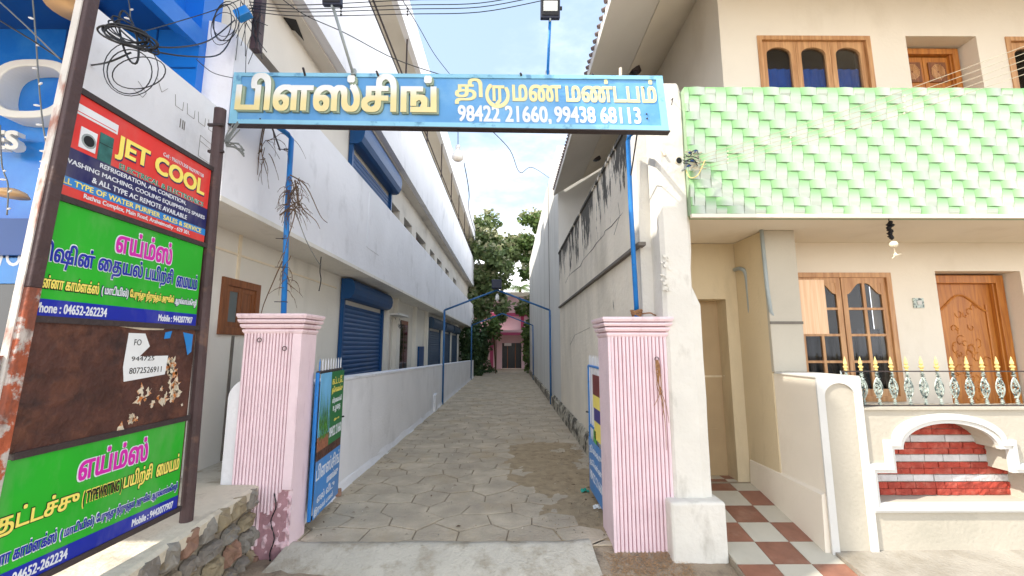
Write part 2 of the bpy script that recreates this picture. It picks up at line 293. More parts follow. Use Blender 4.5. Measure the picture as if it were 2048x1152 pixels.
# ------------------------------------------------------------------ mesh building
class MB:
    def __init__(s): s.v = []; s.f = []
    def quad(s, a, b, c, d):
        n = len(s.v); s.v += [tuple(a), tuple(b), tuple(c), tuple(d)]; s.f.append((n, n + 1, n + 2, n + 3)); return s
    def box(s, x0, x1, y0, y1, z0, z1):
        n = len(s.v)
        s.v += [(x, y, z) for z in (z0, z1) for y in (y0, y1) for x in (x0, x1)]
        for f in ((0, 2, 3, 1), (4, 5, 7, 6), (0, 1, 5, 4), (1, 3, 7, 5), (3, 2, 6, 7), (2, 0, 4, 6)):
            s.f.append(tuple(n + i for i in f))
        return s
    def prism(s, pts, d):
        """closed polygon (3-D points) pushed along vector d"""
        n, k = len(s.v), len(pts); d = Vector(d)
        s.v += [tuple(p) for p in pts] + [tuple(Vector(p) + d) for p in pts]
        s.f.append(tuple(n + i for i in range(k))); s.f.append(tuple(n + k + i for i in reversed(range(k))))
        for i in range(k): s.f.append((n + i, n + k + i, n + k + (i + 1) % k, n + (i + 1) % k))
        return s
    def tube(s, pts, r, sides=8, cap=True):
        pts = [Vector(p) for p in pts]; rs = r if isinstance(r, (list, tuple)) else [r] * len(pts)
        n = len(s.v); up = None
        for i, p in enumerate(pts):
            t = (pts[min(i + 1, len(pts) - 1)] - pts[max(i - 1, 0)])
            t = t.normalized() if t.length > 1e-9 else Vector((0, 0, 1))
            if up is None:
                up = t.cross(Vector((0.3, 0.1, 1)))
                if up.length < 0.01: up = t.cross(Vector((1, 0, 0)))
            up = (up - t * up.dot(t)).normalized(); q = t.cross(up)
            for k in range(sides):
                a = 2 * math.pi * k / sides
                s.v.append(tuple(p + (up * math.cos(a) + q * math.sin(a)) * rs[i]))
        for i in range(len(pts) - 1):
            for k in range(sides):
                a = n + i * sides + k; b = n + i * sides + (k + 1) % sides
                s.f.append((a, b, b + sides, a + sides))
        if cap:
            s.f.append(tuple(n + k for k in reversed(range(sides))))
            m = n + (len(pts) - 1) * sides; s.f.append(tuple(m + k for k in range(sides)))
        return s
    def lathe(s, c, prof, sides=16):
        """profile [(radius, z)] turned about the vertical through c"""
        n = len(s.v); c = Vector(c)
        for r, z in prof:
            for k in range(sides):
                a = 2 * math.pi * k / sides; s.v.append((c.x + r * math.cos(a), c.y + r * math.sin(a), c.z + z))
        for i in range(len(prof) - 1):
            for k in range(sides):
                a = n + i * sides + k; b = n + i * sides + (k + 1) % sides
                s.f.append((a, b, b + sides, a + sides))
        s.f.append(tuple(n + k for k in reversed(range(sides))))
        m = n + (len(prof) - 1) * sides; s.f.append(tuple(m + k for k in range(sides)))
        return s
    def add(s, verts, faces):
        n = len(s.v); s.v += [tuple(v) for v in verts]; s.f += [tuple(n + i for i in f) for f in faces]; return s
    def build(s, name, m, parent=None, smooth=False, bevel=0, label=None):
        me = bpy.data.meshes.new(name); me.from_pydata(s.v, [], s.f); me.validate(); me.update()
        me.materials.append(M[m] if isinstance(m, str) else m)
        if smooth: me.polygons.foreach_set('use_smooth', [True] * len(me.polygons))
        o = bpy.data.objects.new(name, me); COL.objects.link(o)
        if parent is not None: o.parent = parent
        if bevel:
            b = o.modifiers.new('b', 'BEVEL'); b.width = bevel; b.segments = 2; b.limit_method = 'ANGLE'
        if label: o['label'] = label
        return o

def thing(name, label, cat, group=None):
    o = bpy.data.objects.new(name, None); COL.objects.link(o); o.empty_display_size = 0.1
    return tag(o, label, cat, group)
def tag(o, label, cat, group=None):
    o['label'] = label; o['category'] = cat
    if group: o['group'] = group
    return o
def structure(o): o['kind'] = 'structure'; return o
def stuff(o): o['kind'] = 'stuff'; return o

def smooth_pts(pts, k=6):
    pts = [Vector(p) for p in pts]; out = []
    for i in range(len(pts) - 1):
        p0 = pts[max(i - 1, 0)]; p1 = pts[i]; p2 = pts[i + 1]; p3 = pts[min(i + 2, len(pts) - 1)]
        for j in range(k):
            t = j / k
            out.append(0.5 * ((2 * p1) + (p2 - p0) * t + (2 * p0 - 5 * p1 + 4 * p2 - p3) * t * t + (3 * p1 - p0 - 3 * p2 + p3) * t ** 3))
    out.append(pts[-1]); return out

def sag(a, b, s, n=16):
    a, b = Vector(a), Vector(b)
    return [a.lerp(b, i / n) - Vector((0, 0, s * 4 * (i / n) * (1 - i / n))) for i in range(n + 1)]

def cells(x0, x1, z0, z1, holes):
    xs = sorted({x0, x1, *[h[0] for h in holes], *[h[1] for h in holes]}); zs = sorted({z0, z1, *[h[2] for h in holes], *[h[3] for h in holes]})
    xs = [x for x in xs if x0 <= x <= x1]; zs = [z for z in zs if z0 <= z <= z1]
    for a, b in zip(xs, xs[1:]):
        run = None
        for c, d in zip(zs, zs[1:]):
            mxx, mzz = (a + b) / 2, (c + d) / 2
            if any(h[0] < mxx < h[1] and h[2] < mzz < h[3] for h in holes):
                if run: yield (a, b, *run); run = None
            else: run = (run[0], d) if run else (c, d)
        if run: yield (a, b, *run)
def wall_y(y0, y1, x0, x1, z0, z1, holes=()):
    m = MB()
    for a, b, c, d in cells(x0, x1, z0, z1, list(holes)): m.box(a, b, y0, y1, c, d)
    return m
def wall_x(x0, x1, y0, y1, z0, z1, holes=()):
    m = MB()
    for a, b, c, d in cells(y0, y1, z0, z1, list(holes)): m.box(x0, x1, a, b, c, d)
    return m

# ------------------------------------------------------------------ lettering: font outlines filled by winding number, fitted on a board
def outlines(body):
    c = bpy.data.curves.new('outline', 'FONT'); c.body = body; c.size = 1; c.resolution_u = 3
    o = bpy.data.objects.new('outline', c); COL.objects.link(o)
    dg = bpy.context.evaluated_depsgraph_get(); dg.update()
    cu = o.evaluated_get(dg).to_curve(dg); polys = []
    for sp in cu.splines:
        bp = sp.bezier_points; k = len(bp); pts = []
        for i in range(k):
            a, b = bp[i], bp[(i + 1) % k]
            straight = (a.handle_right - a.co).cross(b.co - a.co).length < 1e-7 and (b.handle_left - b.co).cross(b.co - a.co).length < 1e-7
            q = [a.co] if straight else interpolate_bezier(a.co, a.handle_right, b.handle_left, b.co, 4)[:-1]
            pts += [(p[0], p[1]) for p in q]
        cl = [p for i, p in enumerate(pts) if i == 0 or abs(p[0] - pts[i - 1][0]) + abs(p[1] - pts[i - 1][1]) > 1e-5]
        if len(cl) > 2: polys.append(np.array(cl))
    o.evaluated_get(dg).to_curve_clear(); bpy.data.objects.remove(o); bpy.data.curves.remove(c)
    return polys

_cache = {}
def filled(body, bold=0.0, extra=()):
    key = (body, bold)
    if key in _cache: return _cache[key]
    base = outlines(body) + [np.array(e) for e in extra]
    # group by x so that each letter cluster is filled on its own (fast)
    base.sort(key=lambda p: p[:, 0].min()); groups = []; right = -1e9
    for p in base:
        if p[:, 0].min() > right + 2 * bold: groups.append([])
        groups[-1].append(p); right = max(right if len(groups[-1]) > 1 else -1e9, p[:, 0].max())
    V, T = [], []
    for g in groups:
        ps = g
        if bold:
            ps = []
            for dx, dy in ((0, 0), (.85, .6), (-.85, .6), (.85, -.6), (-.85, -.6)):
                ps += [p + np.array([dx * bold, dy * bold]) for p in g]
        vs, es = [], []
        for p in ps:
            n = len(vs); vs += [Vector((float(a), float(b))) for a, b in p]; es += [(n + i, n + (i + 1) % len(p)) for i in range(len(p))]
        r = delaunay_2d_cdt(vs, es, [], 0, 1e-5)
        ov = np.array([tuple(v) for v in r[0]]); of = [f for f in r[2] if len(f) == 3]
        if not of: continue
        fa = np.array(of); cen = ov[fa].mean(axis=1); wnd = np.zeros(len(cen))
        for p in ps:
            q = np.roll(p, -1, axis=0); y0, y1 = p[:, 1][None], q[:, 1][None]; x0, x1 = p[:, 0][None], q[:, 0][None]
            cy, cx = cen[:, 1][:, None], cen[:, 0][:, None]
            upw = (y0 <= cy) & (y1 > cy); dnw = (y0 > cy) & (y1 <= cy)
            with np.errstate(divide='ignore', invalid='ignore'): xi = x0 + (cy - y0) * (x1 - x0) / (y1 - y0)
            hit = xi > cx; wnd += ((upw & hit).sum(1) - (dnw & hit).sum(1))
        keep = np.abs(wnd) > 0; n = len(V); V += ov.tolist(); T += (fa[keep] + n).tolist()
    V = np.array(V); T = np.array(T); used = np.unique(T); mp_ = -np.ones(len(V), int); mp_[used] = np.arange(len(used))
    V = V[used]; T = mp_[T]
    _cache[key] = (V, T); return V, T

class Board:
    """a flat quad: s runs left to right, t bottom to top, n towards the viewer"""
    def __init__(s, bl, br, tl, tr):
        s.c = [Vector(p) for p in (bl, br, tl, tr)]; s.n = (s.c[1] - s.c[0]).cross(s.c[2] - s.c[0]).normalized()
    def at(s, a, b, d=0.0):
        bl, br, tl, tr = s.c; return bl.lerp(br, a).lerp(tl.lerp(tr, a), b) + s.n * d
    def panel(s, mb, a0, a1, b0, b1, d0, d1):
        p = [s.at(a0, b0, d0), s.at(a1, b0, d0), s.at(a1, b1, d0), s.at(a0, b1, d0)]
        return mb.prism(p[::-1], s.n * (d1 - d0))
    def text(s, parent, body, a0, a1, b0, b1, m, d=0.004, thick=0.0015, bold=0.0, side=None, extra=(), shear=0.0, name='lettering'):
        V, T = filled(body, bold, extra); lo, hi = V.min(0), V.max(0); W_ = (V - lo) / (hi - lo)
        mb = MB(); front = [s.at(a0 + (a1 - a0) * (w[0] + shear * w[1]), b0 + (b1 - b0) * w[1], d + thick) for w in W_]
        mb.add(front, [tuple(t) for t in T])
        cnt = {}
        for t in T:
            for i in range(3):
                e = (t[i], t[(i + 1) % 3]); cnt[e] = 1
        edge = [e for e in cnt if (e[1], e[0]) not in cnt]
        sb = mb if side is None else MB(); k = len(sb.v)
        back = [s.at(a0 + (a1 - a0) * (w[0] + shear * w[1]), b0 + (b1 - b0) * w[1], d) for w in W_]
        sb.add(front + back, [(e[1], e[0], e[0] + len(W_), e[1] + len(W_)) for e in edge])
        o = mb.build(name, m, parent)
        if side is not None: sb.build('letter_edge', side, o)
        return o

# ================================================================== GROUND
g = MB(); g.quad((-300, -60, -0.1), (300, -60, -0.1), (300, 600, -0.1), (-300, 600, -0.1))
structure(g.build('ground', 'road'))
XL, XR = -1.77, 1.15                                   # faces of the low wall (left) and tall wall (right) along the alley
Y0 = 3.46
path = structure(MB().box(XL - .1, XR + .1, Y0, 29.4, -0.4, -0.012).build('path', 'pave_joint'))

def hash2(i, j, k=0): return (math.sin(i * 127.1 + j * 311.7 + k * 74.7) * 43758.5453) % 1.0
def hexpts(c, r, px, py):
    """stone outline on a jittered honeycomb: corners shared between neighbours"""
    cx = (c + 0.5 * (r % 2)); pts = []
    for q in range(6):
        a = math.pi / 3 * q + math.pi / 6
        hx, hy = cx * px + px / math.sqrt(3) * math.cos(a), r * py + py / 1.5 * math.sin(a)
        ki, kj = round(hx / px * 6), round(hy / py * 6)
        pts.append((hx + (hash2(ki, kj) - .5) * .10, hy + (hash2(ki, kj, 5) - .5) * .09))
    return pts
PX, PY = 0.40, 0.28
def stone(mb, pts, zt, joint=0.0065):
    cx = sum(p[0] for p in pts) / len(pts); cy = sum(p[1] for p in pts) / len(pts)
    def ins(d): return [(p[0] + (cx - p[0]) * d / max(.02, math.hypot(p[0] - cx, p[1] - cy)), p[1] + (cy - p[1]) * d / max(.02, math.hypot(p[0] - cx, p[1] - cy))) for p in pts]
    a, b = ins(joint), ins(joint + 0.012); k = len(pts); n = len(mb.v)
    mb.v += [(x, y, -0.03) for x, y in a] + [(x, y, zt - 0.004) for x, y in a] + [(x, y, zt) for x, y in b]
    for q in range(2):
        for i in range(k): mb.f.append((n + q * k + i, n + q * k + (i + 1) % k, n + (q + 1) * k + (i + 1) % k, n + (q + 1) * k + i))
    mb.f.append(tuple(n + 2 * k + i for i in range(k)))
far = MB(); nst = 0
for r in range(int(Y0 / PY), int(29.3 / PY)):
    for c in range(-6, 5):
        pts = [(min(max(x, XL), XR), min(max(y, Y0), 29.35)) for x, y in hexpts(c, r, PX, PY)]
        q = []
        for p in pts:
            if not q or abs(p[0] - q[-1][0]) + abs(p[1] - q[-1][1]) > .004: q.append(p)
        if len(q) > 2 and abs(q[0][0] - q[-1][0]) + abs(q[0][1] - q[-1][1]) < .004: q.pop()
        area = abs(sum(q[i][0] * q[(i + 1) % len(q)][1] - q[(i + 1) % len(q)][0] * q[i][1] for i in range(len(q)))) / 2 if len(q) > 2 else 0
        if area < 0.012: continue
        zt = RND.uniform(-.003, .003)
        if nst < 296:
            m = MB(); stone(m, q, zt); m.build('paving_stone', 'pave', path); nst += 1
        else: stone(far, q, zt)
stuff(far.build('far_paving_stones', 'pave', path))

# dust drifts lying over the joints
def drift(name, cx, cy, rx, ry, h, m, seed, z0=0.0, n=46):
    mb = MB(); vs = []
    for j in range(n):
        for i in range(n):
            a, b = i / (n - 1) * 2 - 1, j / (n - 1) * 2 - 1; x, y = cx + a * rx, cy + b * ry
            k = 1 - (a * a + b * b)
            z = h * (k * 1.2 - .35 + 0.8 * noise.noise(Vector((x * 2.6, y * 2.6, seed))) + 0.4 * noise.noise(Vector((x * 9, y * 9, seed))))
            vs.append((x, y, z0 + max(-0.03, min(z, h * 1.6))))
    mb.add(vs, [(j * n + i, j * n + i + 1, (j + 1) * n + i + 1, (j + 1) * n + i) for j in range(n - 1) for i in range(n - 1)])
    return stuff(mb.build(name, m, smooth=True))
drift('sand_drift', 0.72, 4.70, 0.45, 1.2, 0.010, 'sand', 3)
drift('sand_drift', 0.45, 5.9, 0.6, 1.2, 0.006, 'sand', 9)
drift('roadside_dirt', -1.7, 3.05, 0.8, 0.5, 0.03, 'road', 11, -0.1)
mb = MB(); vs = []
slope_z = lambda x, y: -.112 - .03 * max(0, min(1, (.72 - x) / .2)) + .104 * max(0, min(1, (y - 3.08) / .40)) + .010 * noise.noise(Vector((x * 5, y * 7, 2))) + .004 * noise.noise(Vector((x * 22, y * 22, 5)))
for j in range(24):
    for i in range(50): x, y = .1 + 1.5 * i / 49, 3.02 + .50 * j / 23; vs.append((x, y, slope_z(x, y)))
mb.add(vs, [(j * 50 + i, j * 50 + i + 1, (j + 1) * 50 + i + 1, (j + 1) * 50 + i) for j in range(23) for i in range(49)]); structure(mb.build('dirt_slope', 'road', smooth=True))

# concrete ramp at the gateway (ridge then slope to the road)
rm = MB(); n = 40; prof = [(3.50, -0.05), (3.49, 0.012), (3.44, 0.018), (3.40, 0.006), (3.28, -0.045), (3.16, -0.082), (3.12, -0.13)]
vs = []
for i in range(n + 1):
    a = i / n; x = -1.66 + a * 2.28; e = 0.13 * max(0, a - .9) * 10
    for j, (y, z) in enumerate(prof):
        vs.append((x + (0.10 * (3.5 - y) if a > .5 else -0.25 * (3.5 - y)) * (1 if i in (0, n) else abs(a - .5) * 2), y + 0.012 * noise.noise(Vector((x * 4, j * 2., 1))) + e * .3, z + 0.006 * noise.noise(Vector((x * 5, y * 5, 2)))))
k = len(prof)
rm.add(vs, [(i * k + j, i * k + j + 1, (i + 1) * k + j + 1, (i + 1) * k + j) for i in range(n) for j in range(k - 1)])
structure(rm.build('concrete_ramp', 'concrete', smooth=True))
# sloping cement apron at the lower right, in front of the cream house
ap = MB(); ap.prism([(2.38, 2.2, -0.12), (2.38, 3.34, 0.018), (2.38, 3.34, -0.4), (2.38, 2.2, -0.4)], (6, 0, 0))
structure(ap.build('cement_apron', 'apron'))

# gravel, straw and litter
def scatter(name, m, n, bx, by, z, smin, smax, seed, flat=.6):
    r = random.Random(seed); mb = MB()
    for _ in range(n):
        x, y = r.uniform(*bx), r.uniform(*by); s = r.uniform(smin, smax); a = r.uniform(0, 6.28); k = r.choice((4, 5, 6))
        base = [(x + s * r.uniform(.6, 1) * math.cos(a + q * 6.283 / k), y + s * r.uniform(.6, 1) * math.sin(a + q * 6.283 / k)) for q in range(k)]
        nn = len(mb.v); mb.v += [(px, py, z) for px, py in base] + [(x + (px - x) * .6, y + (py - y) * .6, z + s * flat) for px, py in base]
        for q in range(k): mb.f.append((nn + q, nn + (q + 1) % k, nn + k + (q + 1) % k, nn + k + q))
        mb.f.append(tuple(nn + k + q for q in range(k)))
    return stuff(mb.build(name, m))
scatter('gravel', 'rubble1', 420, (-2.1, -1.1), (2.7, 3.36), -0.097, .004, .013, 1)
scatter('gravel', 'rubble0', 420, (-1.2, 1.3), (2.7, 3.2), -0.097, .003, .009, 2)
scatter('grit', 'rubble3', 260, (0.2, 1.1), (3.6, 6.5), 0.003, .003, .010, 3)
scatter('grit', 'rubble4', 200, (-1.6, 1.1), (3.6, 9.0), 0.003, .002, .007, 4)
def straw(name, m, n, bx, by, z0_, seed, L=(.015, .05)):
    r = random.Random(seed); mb = MB()
    for _ in range(n):
        x, y = r.uniform(*bx), r.uniform(*by); a = r.uniform(0, 6.28); l = r.uniform(*L); w = .0016
        z = z0_ if z0_ is not None else slope_z(x, y)
        d = Vector((math.cos(a), math.sin(a), r.uniform(-.1, .25))) * l; q = Vector((-math.sin(a), math.cos(a), 0)) * w
        p = Vector((x, y, z + r.uniform(0.002, .012))); mb.quad(p - q, p + q, p + d + q, p + d - q)
    return stuff(mb.build(name, m))
straw('straw_litter', 'straw', 800, (0.72, 1.30), (3.16, 3.39), None, 5)
straw('straw_litter', 'straw', 500, (-0.4, 1.2), (2.95, 3.2), None, 6)
straw('twig_litter', 'twig', 160, (0.5, 1.1), (3.9, 6.5), 0.004, 8, (.02, .09))
def fallen(name, m, n, bx, by, z, seed, smin=.012, smax=.03):
    r = random.Random(seed); mb = MB()
    for _ in range(n):
        x = r.choice((bx[0] + abs(r.gauss(0, .18)), bx[1] - abs(r.gauss(0, .3)), r.uniform(*bx))); y = by[0] + (by[1] - by[0]) * r.random() ** 1.6; s = r.uniform(smin, smax); a = r.uniform(0, 6.28)
        u_, v_ = Vector((math.cos(a), math.sin(a), r.uniform(-.1, .2))) * s, Vector((-math.sin(a), math.cos(a), r.uniform(-.1, .3))) * s * .4; p = Vector((x, y, z + .004))
        mb.quad(p - u_, p - v_ + Vector((0, 0, .003)), p + u_, p + v_ + Vector((0, 0, .003)))
    return stuff(mb.build(name, m))
fallen('fallen_leaves', 'twig', 110, (-1.72, 1.05), (3.6, 14), .004, 3)
fallen('fallen_leaves', 'ceramic', 60, (-1.72, 1.05), (3.6, 12), .004, 4, .006, .016)
fallen('fallen_leaves', 'rubble1', 90, (-1.72, 1.05), (3.6, 12), .003, 5, .008, .02)
def chunk(name, c, s, m, label, cat, seed=0, group=None):
    r = random.Random(seed); mb = MB(); vs = []
    for z in (0, 1):
        for q in range(8):
            a = q * math.pi / 4; kx = s[0] * (1 if q % 2 else .92) * r.uniform(.82, 1.05) * (1 - .22 * z); ky = s[1] * r.uniform(.82, 1.05) * (1 - .22 * z)
            vs.append((c[0] + kx * math.cos(a), c[1] + ky * math.sin(a), c[2] + z * s[2]))
    mb.add(vs, [(i, (i + 1) % 8, 8 + (i + 1) % 8, 8 + i) for i in range(8)] + [tuple(range(8, 16)), tuple(reversed(range(8)))])
    return tag(mb.build(name, m, bevel=.004), label, cat, group)
bp = P(673, 992, Z=0)
o = MB().box(-.045, .045, -.03, .03, 0, .065).build('brick', 'rubble2', bevel=.006); o.location = bp; o.rotation_euler[2] = .4
tag(o, 'reddish brick stopping the open left gate leaf at its bottom corner', 'brick')
f = P(1170, 985, Z=0)
mb = MB(); r = random.Random(4); vs = []
for j in range(7):
    for i in range(7): vs.append((f.x + (i - 3) * .014 + r.uniform(-.005, .005), f.y + (j - 3) * .012, .01 + r.uniform(0, .028) * (1 if 0 < i < 6 else .2)))
mb.add(vs, [(j * 7 + i, j * 7 + i + 1, j * 7 + i + 8, j * 7 + i + 7) for j in range(6) for i in range(6)])
tag(mb.build('crumpled_wrapper', 'litter_teal'), 'crumpled teal foil wrapper on the sand by the right gate leaf', 'litter')
f = P(1196, 1018, Z=0)
mb = MB(); vs = []
for j in range(7):
    for i in range(7): vs.append((f.x + (i - 3) * .016 + r.uniform(-.006, .006), f.y + (j - 3) * .011, .01 + r.uniform(0, .03) * (1 if 0 < i < 6 else .2)))
mb.add(vs, [(j * 7 + i, j * 7 + i + 1, j * 7 + i + 8, j * 7 + i + 7) for j in range(6) for i in range(6)])
tag(mb.build('torn_paper', 'paper'), 'torn white paper scrap on the dirt beside the pink right pillar', 'litter')
chunk('stone', P(1176, 1114, Z=-.08), (.028, .016, .014), 'rubble4', 'small dark flat stone on the concrete ramp before the right pillar', 'stone', 2)
chunk('stone', P(507, 1128, Z=-.1), (.045, .03, .05), 'rubble2', 'reddish stone on the dirt at the foot of the cracked pink pillar', 'stone', 5)
chunk('stone', P(1315, 1142, Z=-.1), (.02, .016, .03), 'steel_white', 'small white stone on straw below the weathered white pillar', 'stone', 8)

# checkered floor of the passage
fz = lambda y: .025 + .2 * (min(y, 4.32) - 3.45)
fl = MB(); fl.prism([(1.602, 2.9, fz(2.9) - .008), (1.602, 4.32, fz(4.32) - .008), (1.602, 4.9, fz(4.32) - .008), (1.602, 4.9, -.4), (1.602, 2.9, -.4)], (.776, 0, 0))
fl = structure(fl.build('checkered_floor', 'grout'))
for j in range(-2, 7):
    for i in range(4):
        xa_, xb_ = (1.609, 1.873, 2.138, 2.378)[i - 1] if i else 1.345, (1.609, 1.873, 2.138, 2.378)[i]
        y0, y1 = 3.207 + j * .236, 3.207 + (j + 1) * .236
        if i == 0 or y0 > 4.6: continue
        mb = MB(); g_ = .002; n = 0
        for zz in (-.02, 0): mb.v += [(xa_ + g_, y0 + g_, fz(y0) + zz), (xb_ - g_, y0 + g_, fz(y0) + zz), (xb_ - g_, y1 - g_, fz(y1) + zz), (xa_ + g_, y1 - g_, fz(y1) + zz)]
        mb.f += [(4, 5, 6, 7), (0, 1, 5, 4), (1, 2, 6, 5), (2, 3, 7, 6), (3, 0, 4, 7)]
        mb.build('floor_tile', 'tile_brown' if (i + j) % 2 == 0 else 'tile_white', fl)

# ================================================================== GATE PILLARS
def gate_pillar(x0, x1, y0, y1, ztop, label, broken, zb=-.12):
    t = thing('gate_pillar', label, 'pillar', 'pink fluted gate pillars'); cx = (x0 + x1) / 2
    if broken:                                        # front lower right corner has lost its plaster
        sh = MB().box(x0, x1, y0 + .02, y1, zb, ztop - .16).build('shaft', 'pink', t)
    else: sh = MB().box(x0, x1, y0 + .02, y1, zb, ztop - .16).build('shaft', 'pink', t)
    MB().box(x0 + .004, x1 - .03 if broken else x1 - .004, y0 + .012, y0 + .0215, zb, ztop - .165).build('flute_ground', 'groove', t)
    n = 15; w = (x1 - x0 - (.075 if broken else .02)) / n; xs = x0 + (.0 if broken else .02)
    for i in range(n):
        a = xs + i * w; top = ztop - .155; bot = zb
        if broken and i >= n - 7: bot = [.22, .26, .25, .24, .27, .33, .40][i - (n - 7)] - (0.2 if i == n - 7 else 0)
        jit = [RND.uniform(-.0009, .0009) for _ in range(9)]; mb = MB(); vs = []
        for k in range(9):
            z = bot + (top - bot) * k / 8
            for q, (dx, dy) in enumerate(((.08, .014), (.14, .0), (.5, -.004), (.80, .0), (.86, .014))): vs.append((a + w * dx + jit[k], y0 + dy, z))
        mb.add(vs, [(k * 5 + q, k * 5 + q + 1, k * 5 + q + 6, k * 5 + q + 5) for k in range(8) for q in range(4)] + [(4, 3, 2, 1, 0), (40, 41, 42, 43, 44)])
        mb.build('flute', 'pink', t, smooth=False)
    MB().box(x1 - .07 if broken else x0 - .001, x1 + .001 if broken else x0 + .02, y0 - .004, y0 + .02, (.42 if broken else zb), ztop - .158).build('corner_strip', 'pink', t)
    if broken:
        mb = MB(); n2 = 26; vs = []
        for j in range(n2):
            for i in range(n2):
                x = x1 - .20 + .2 * i / (n2 - 1); z = zb + (.42 - zb) * j / (n2 - 1); p = Vector((x * 22, z * 22, 0)); cr_ = abs(noise.noise(Vector((x * 9, z * 7, 4))))
                vs.append((x, y0 + .014 - .02 * noise.noise(p) + .02 * (cr_ < .05), z))
        mb.add(vs, [(j * n2 + i, j * n2 + i + 1, (j + 1) * n2 + i + 1, (j + 1) * n2 + i) for j in range(n2 - 1) for i in range(n2 - 1)])
        mb.build('broken_plaster', 'pink_broken', t)
        ck = MB()
        px_ = [(x1 - .12, y0 - .012, .40), (x1 - .10, y0 - .012, .30), (x1 - .13, y0 - .012, .2), (x1 - .095, y0 - .013, .08), (x1 - .12, y0 - .012, -.02), (x1 - .11, y0 - .012, -.1)]
        ck.tube(smooth_pts(px_, 5), [.002 + .004 * abs(math.sin(i * 1.7)) for i in range(26)], 5); ck.build('crack', 'ink_black', t)
    MB().box(x0 + .004, x1 - .004, y0 + .004, y1 - .004, ztop - .16, ztop - .02).build('cap_core', 'groove', t)
    for k, (o_, za_, h) in enumerate(((.012, .0, .034), (.026, .043, .032), (.040, .084, .028), (.048, .120, .038))):
        z = ztop - .158 + za_
        mb = MB(); lo, hi = o_ - .010, o_
        mb.v += [(x0 - lo, y0 - lo, z), (x1 + lo, y0 - lo, z), (x1 + lo, y1 + lo, z), (x0 - lo, y1 + lo, z)] + [(x0 - hi, y0 - hi, z + h * .55), (x1 + hi, y0 - hi, z + h * .55), (x1 + hi, y1 + hi, z + h * .55), (x0 - hi, y1 + hi, z + h * .55)] + [(x0 - hi, y0 - hi, z + h), (x1 + hi, y0 - hi, z + h), (x1 + hi, y1 + hi, z + h), (x0 - hi, y1 + hi, z + h)]
        mb.f += [(0, 3, 2, 1), (8, 9, 10, 11)] + [(q * 4 + i, q * 4 + (i + 1) % 4, q * 4 + 4 + (i + 1) % 4, q * 4 + 4 + i) for q in range(2) for i in range(4)]
        mb.build('cap_tier', 'pink', t, bevel=.004)
    return t
LP = (-2.12, -1.66, 3.40, 3.66, 1.76); RPp = (.79, 1.262, 3.40, 3.78, 1.735)
lp = gate_pillar(*LP, 'pink fluted left gate pillar, plaster broken off its lower corner', True)
rp = gate_pillar(*RPp, 'pink fluted right gate pillar with dry rope hanging down its front', False)
for (pil, u, v) in ((lp, 570, 697), (lp, 520, 680), (rp, 1313, 718)):
    c = P(u, v, Y=3.385); mb = MB(); mb.tube([c + Vector((.016 * math.cos(a), -.008, .016 * math.sin(a))) for a in [i * .5236 for i in range(13)]], .0032, 6)
    mb.build('iron_ring', 'dark_metal', pil, smooth=True)

# blue pipes standing on the pillars and reaching to the sign
def pipe(name, pts, r, m, label, cat, group=None, sides=10):
    o = MB().tube(pts, r, sides).build(name, m, smooth=True); return tag(o, label, cat, group)
SG = dict(yl=3.04, yr=2.96)
pl = [P(567, 632, Y=3.53), P(574, 430, Y=3.53), P(583, 278, Y=3.53), P(575, 268, Y=3.5), P(545, 246, Y=3.14)]
t = thing('sign_post', 'blue pipe on the left pillar, wrapped in dry vines, carrying the sign', 'pipe', 'blue sign posts')
MB().tube(pl, .022, 10).build('pipe', 'blue_paint', t, smooth=True)
MB().tube([P(541, 246, Y=3.1), P(560, 300, Y=3.5)], .007, 6).build('brace', 'dark_metal', t)
for v in (300, 478, 535, 604):
    c = P(574 - (v - 300) * .02, v, Y=3.53); MB().tube([c + Vector((.026 * math.cos(a), .026 * math.sin(a), 0)) for a in [i * .5236 for i in range(13)]] + [c + Vector((-.07, -.02, .0))], .0035, 5).build('binding_wire', 'dark_metal', t)
pr = [P(1274, 634, Y=3.58), P(1262, 420, Y=3.56), P(1256, 283, Y=3.54), P(1259, 270, Y=3.5), P(1275, 258, Y=3.1)]
t = thing('sign_post', 'blue pipe rising from the right gate pillar to the sign', 'pipe', 'blue sign posts')
MB().tube(pr, .021, 10).build('pipe', 'blue_paint', t, smooth=True)
MB().tube([P(1275, 262, Y=3.1), P(1262, 350, Y=3.53)], .006, 6).build('brace', 'dark_metal', t)
# rope coil at the foot of the right pipe
c = P(1273, 628, Y=3.58); mb = MB()
for k in range(4):
    mb.tube([c + Vector(((.034 + .004 * k) * math.cos(a + k), (.034 + .004 * k) * math.sin(a + k), -.01 + .012 * k + .008 * math.sin(a * 2 + k))) for a in [i * .5236 for i in range(13)]], .008, 6)
mb.tube(smooth_pts([c + Vector((.03, 0, 0)), c + Vector((.1, -.05, .005)), c + Vector((.16, 0, -.01)), c + Vector((.24, -.02, -.012))]), .006, 6)
tag(mb.build('rope_coil', 'rope'), 'brown rope wound round the foot of the right blue pipe', 'rope')
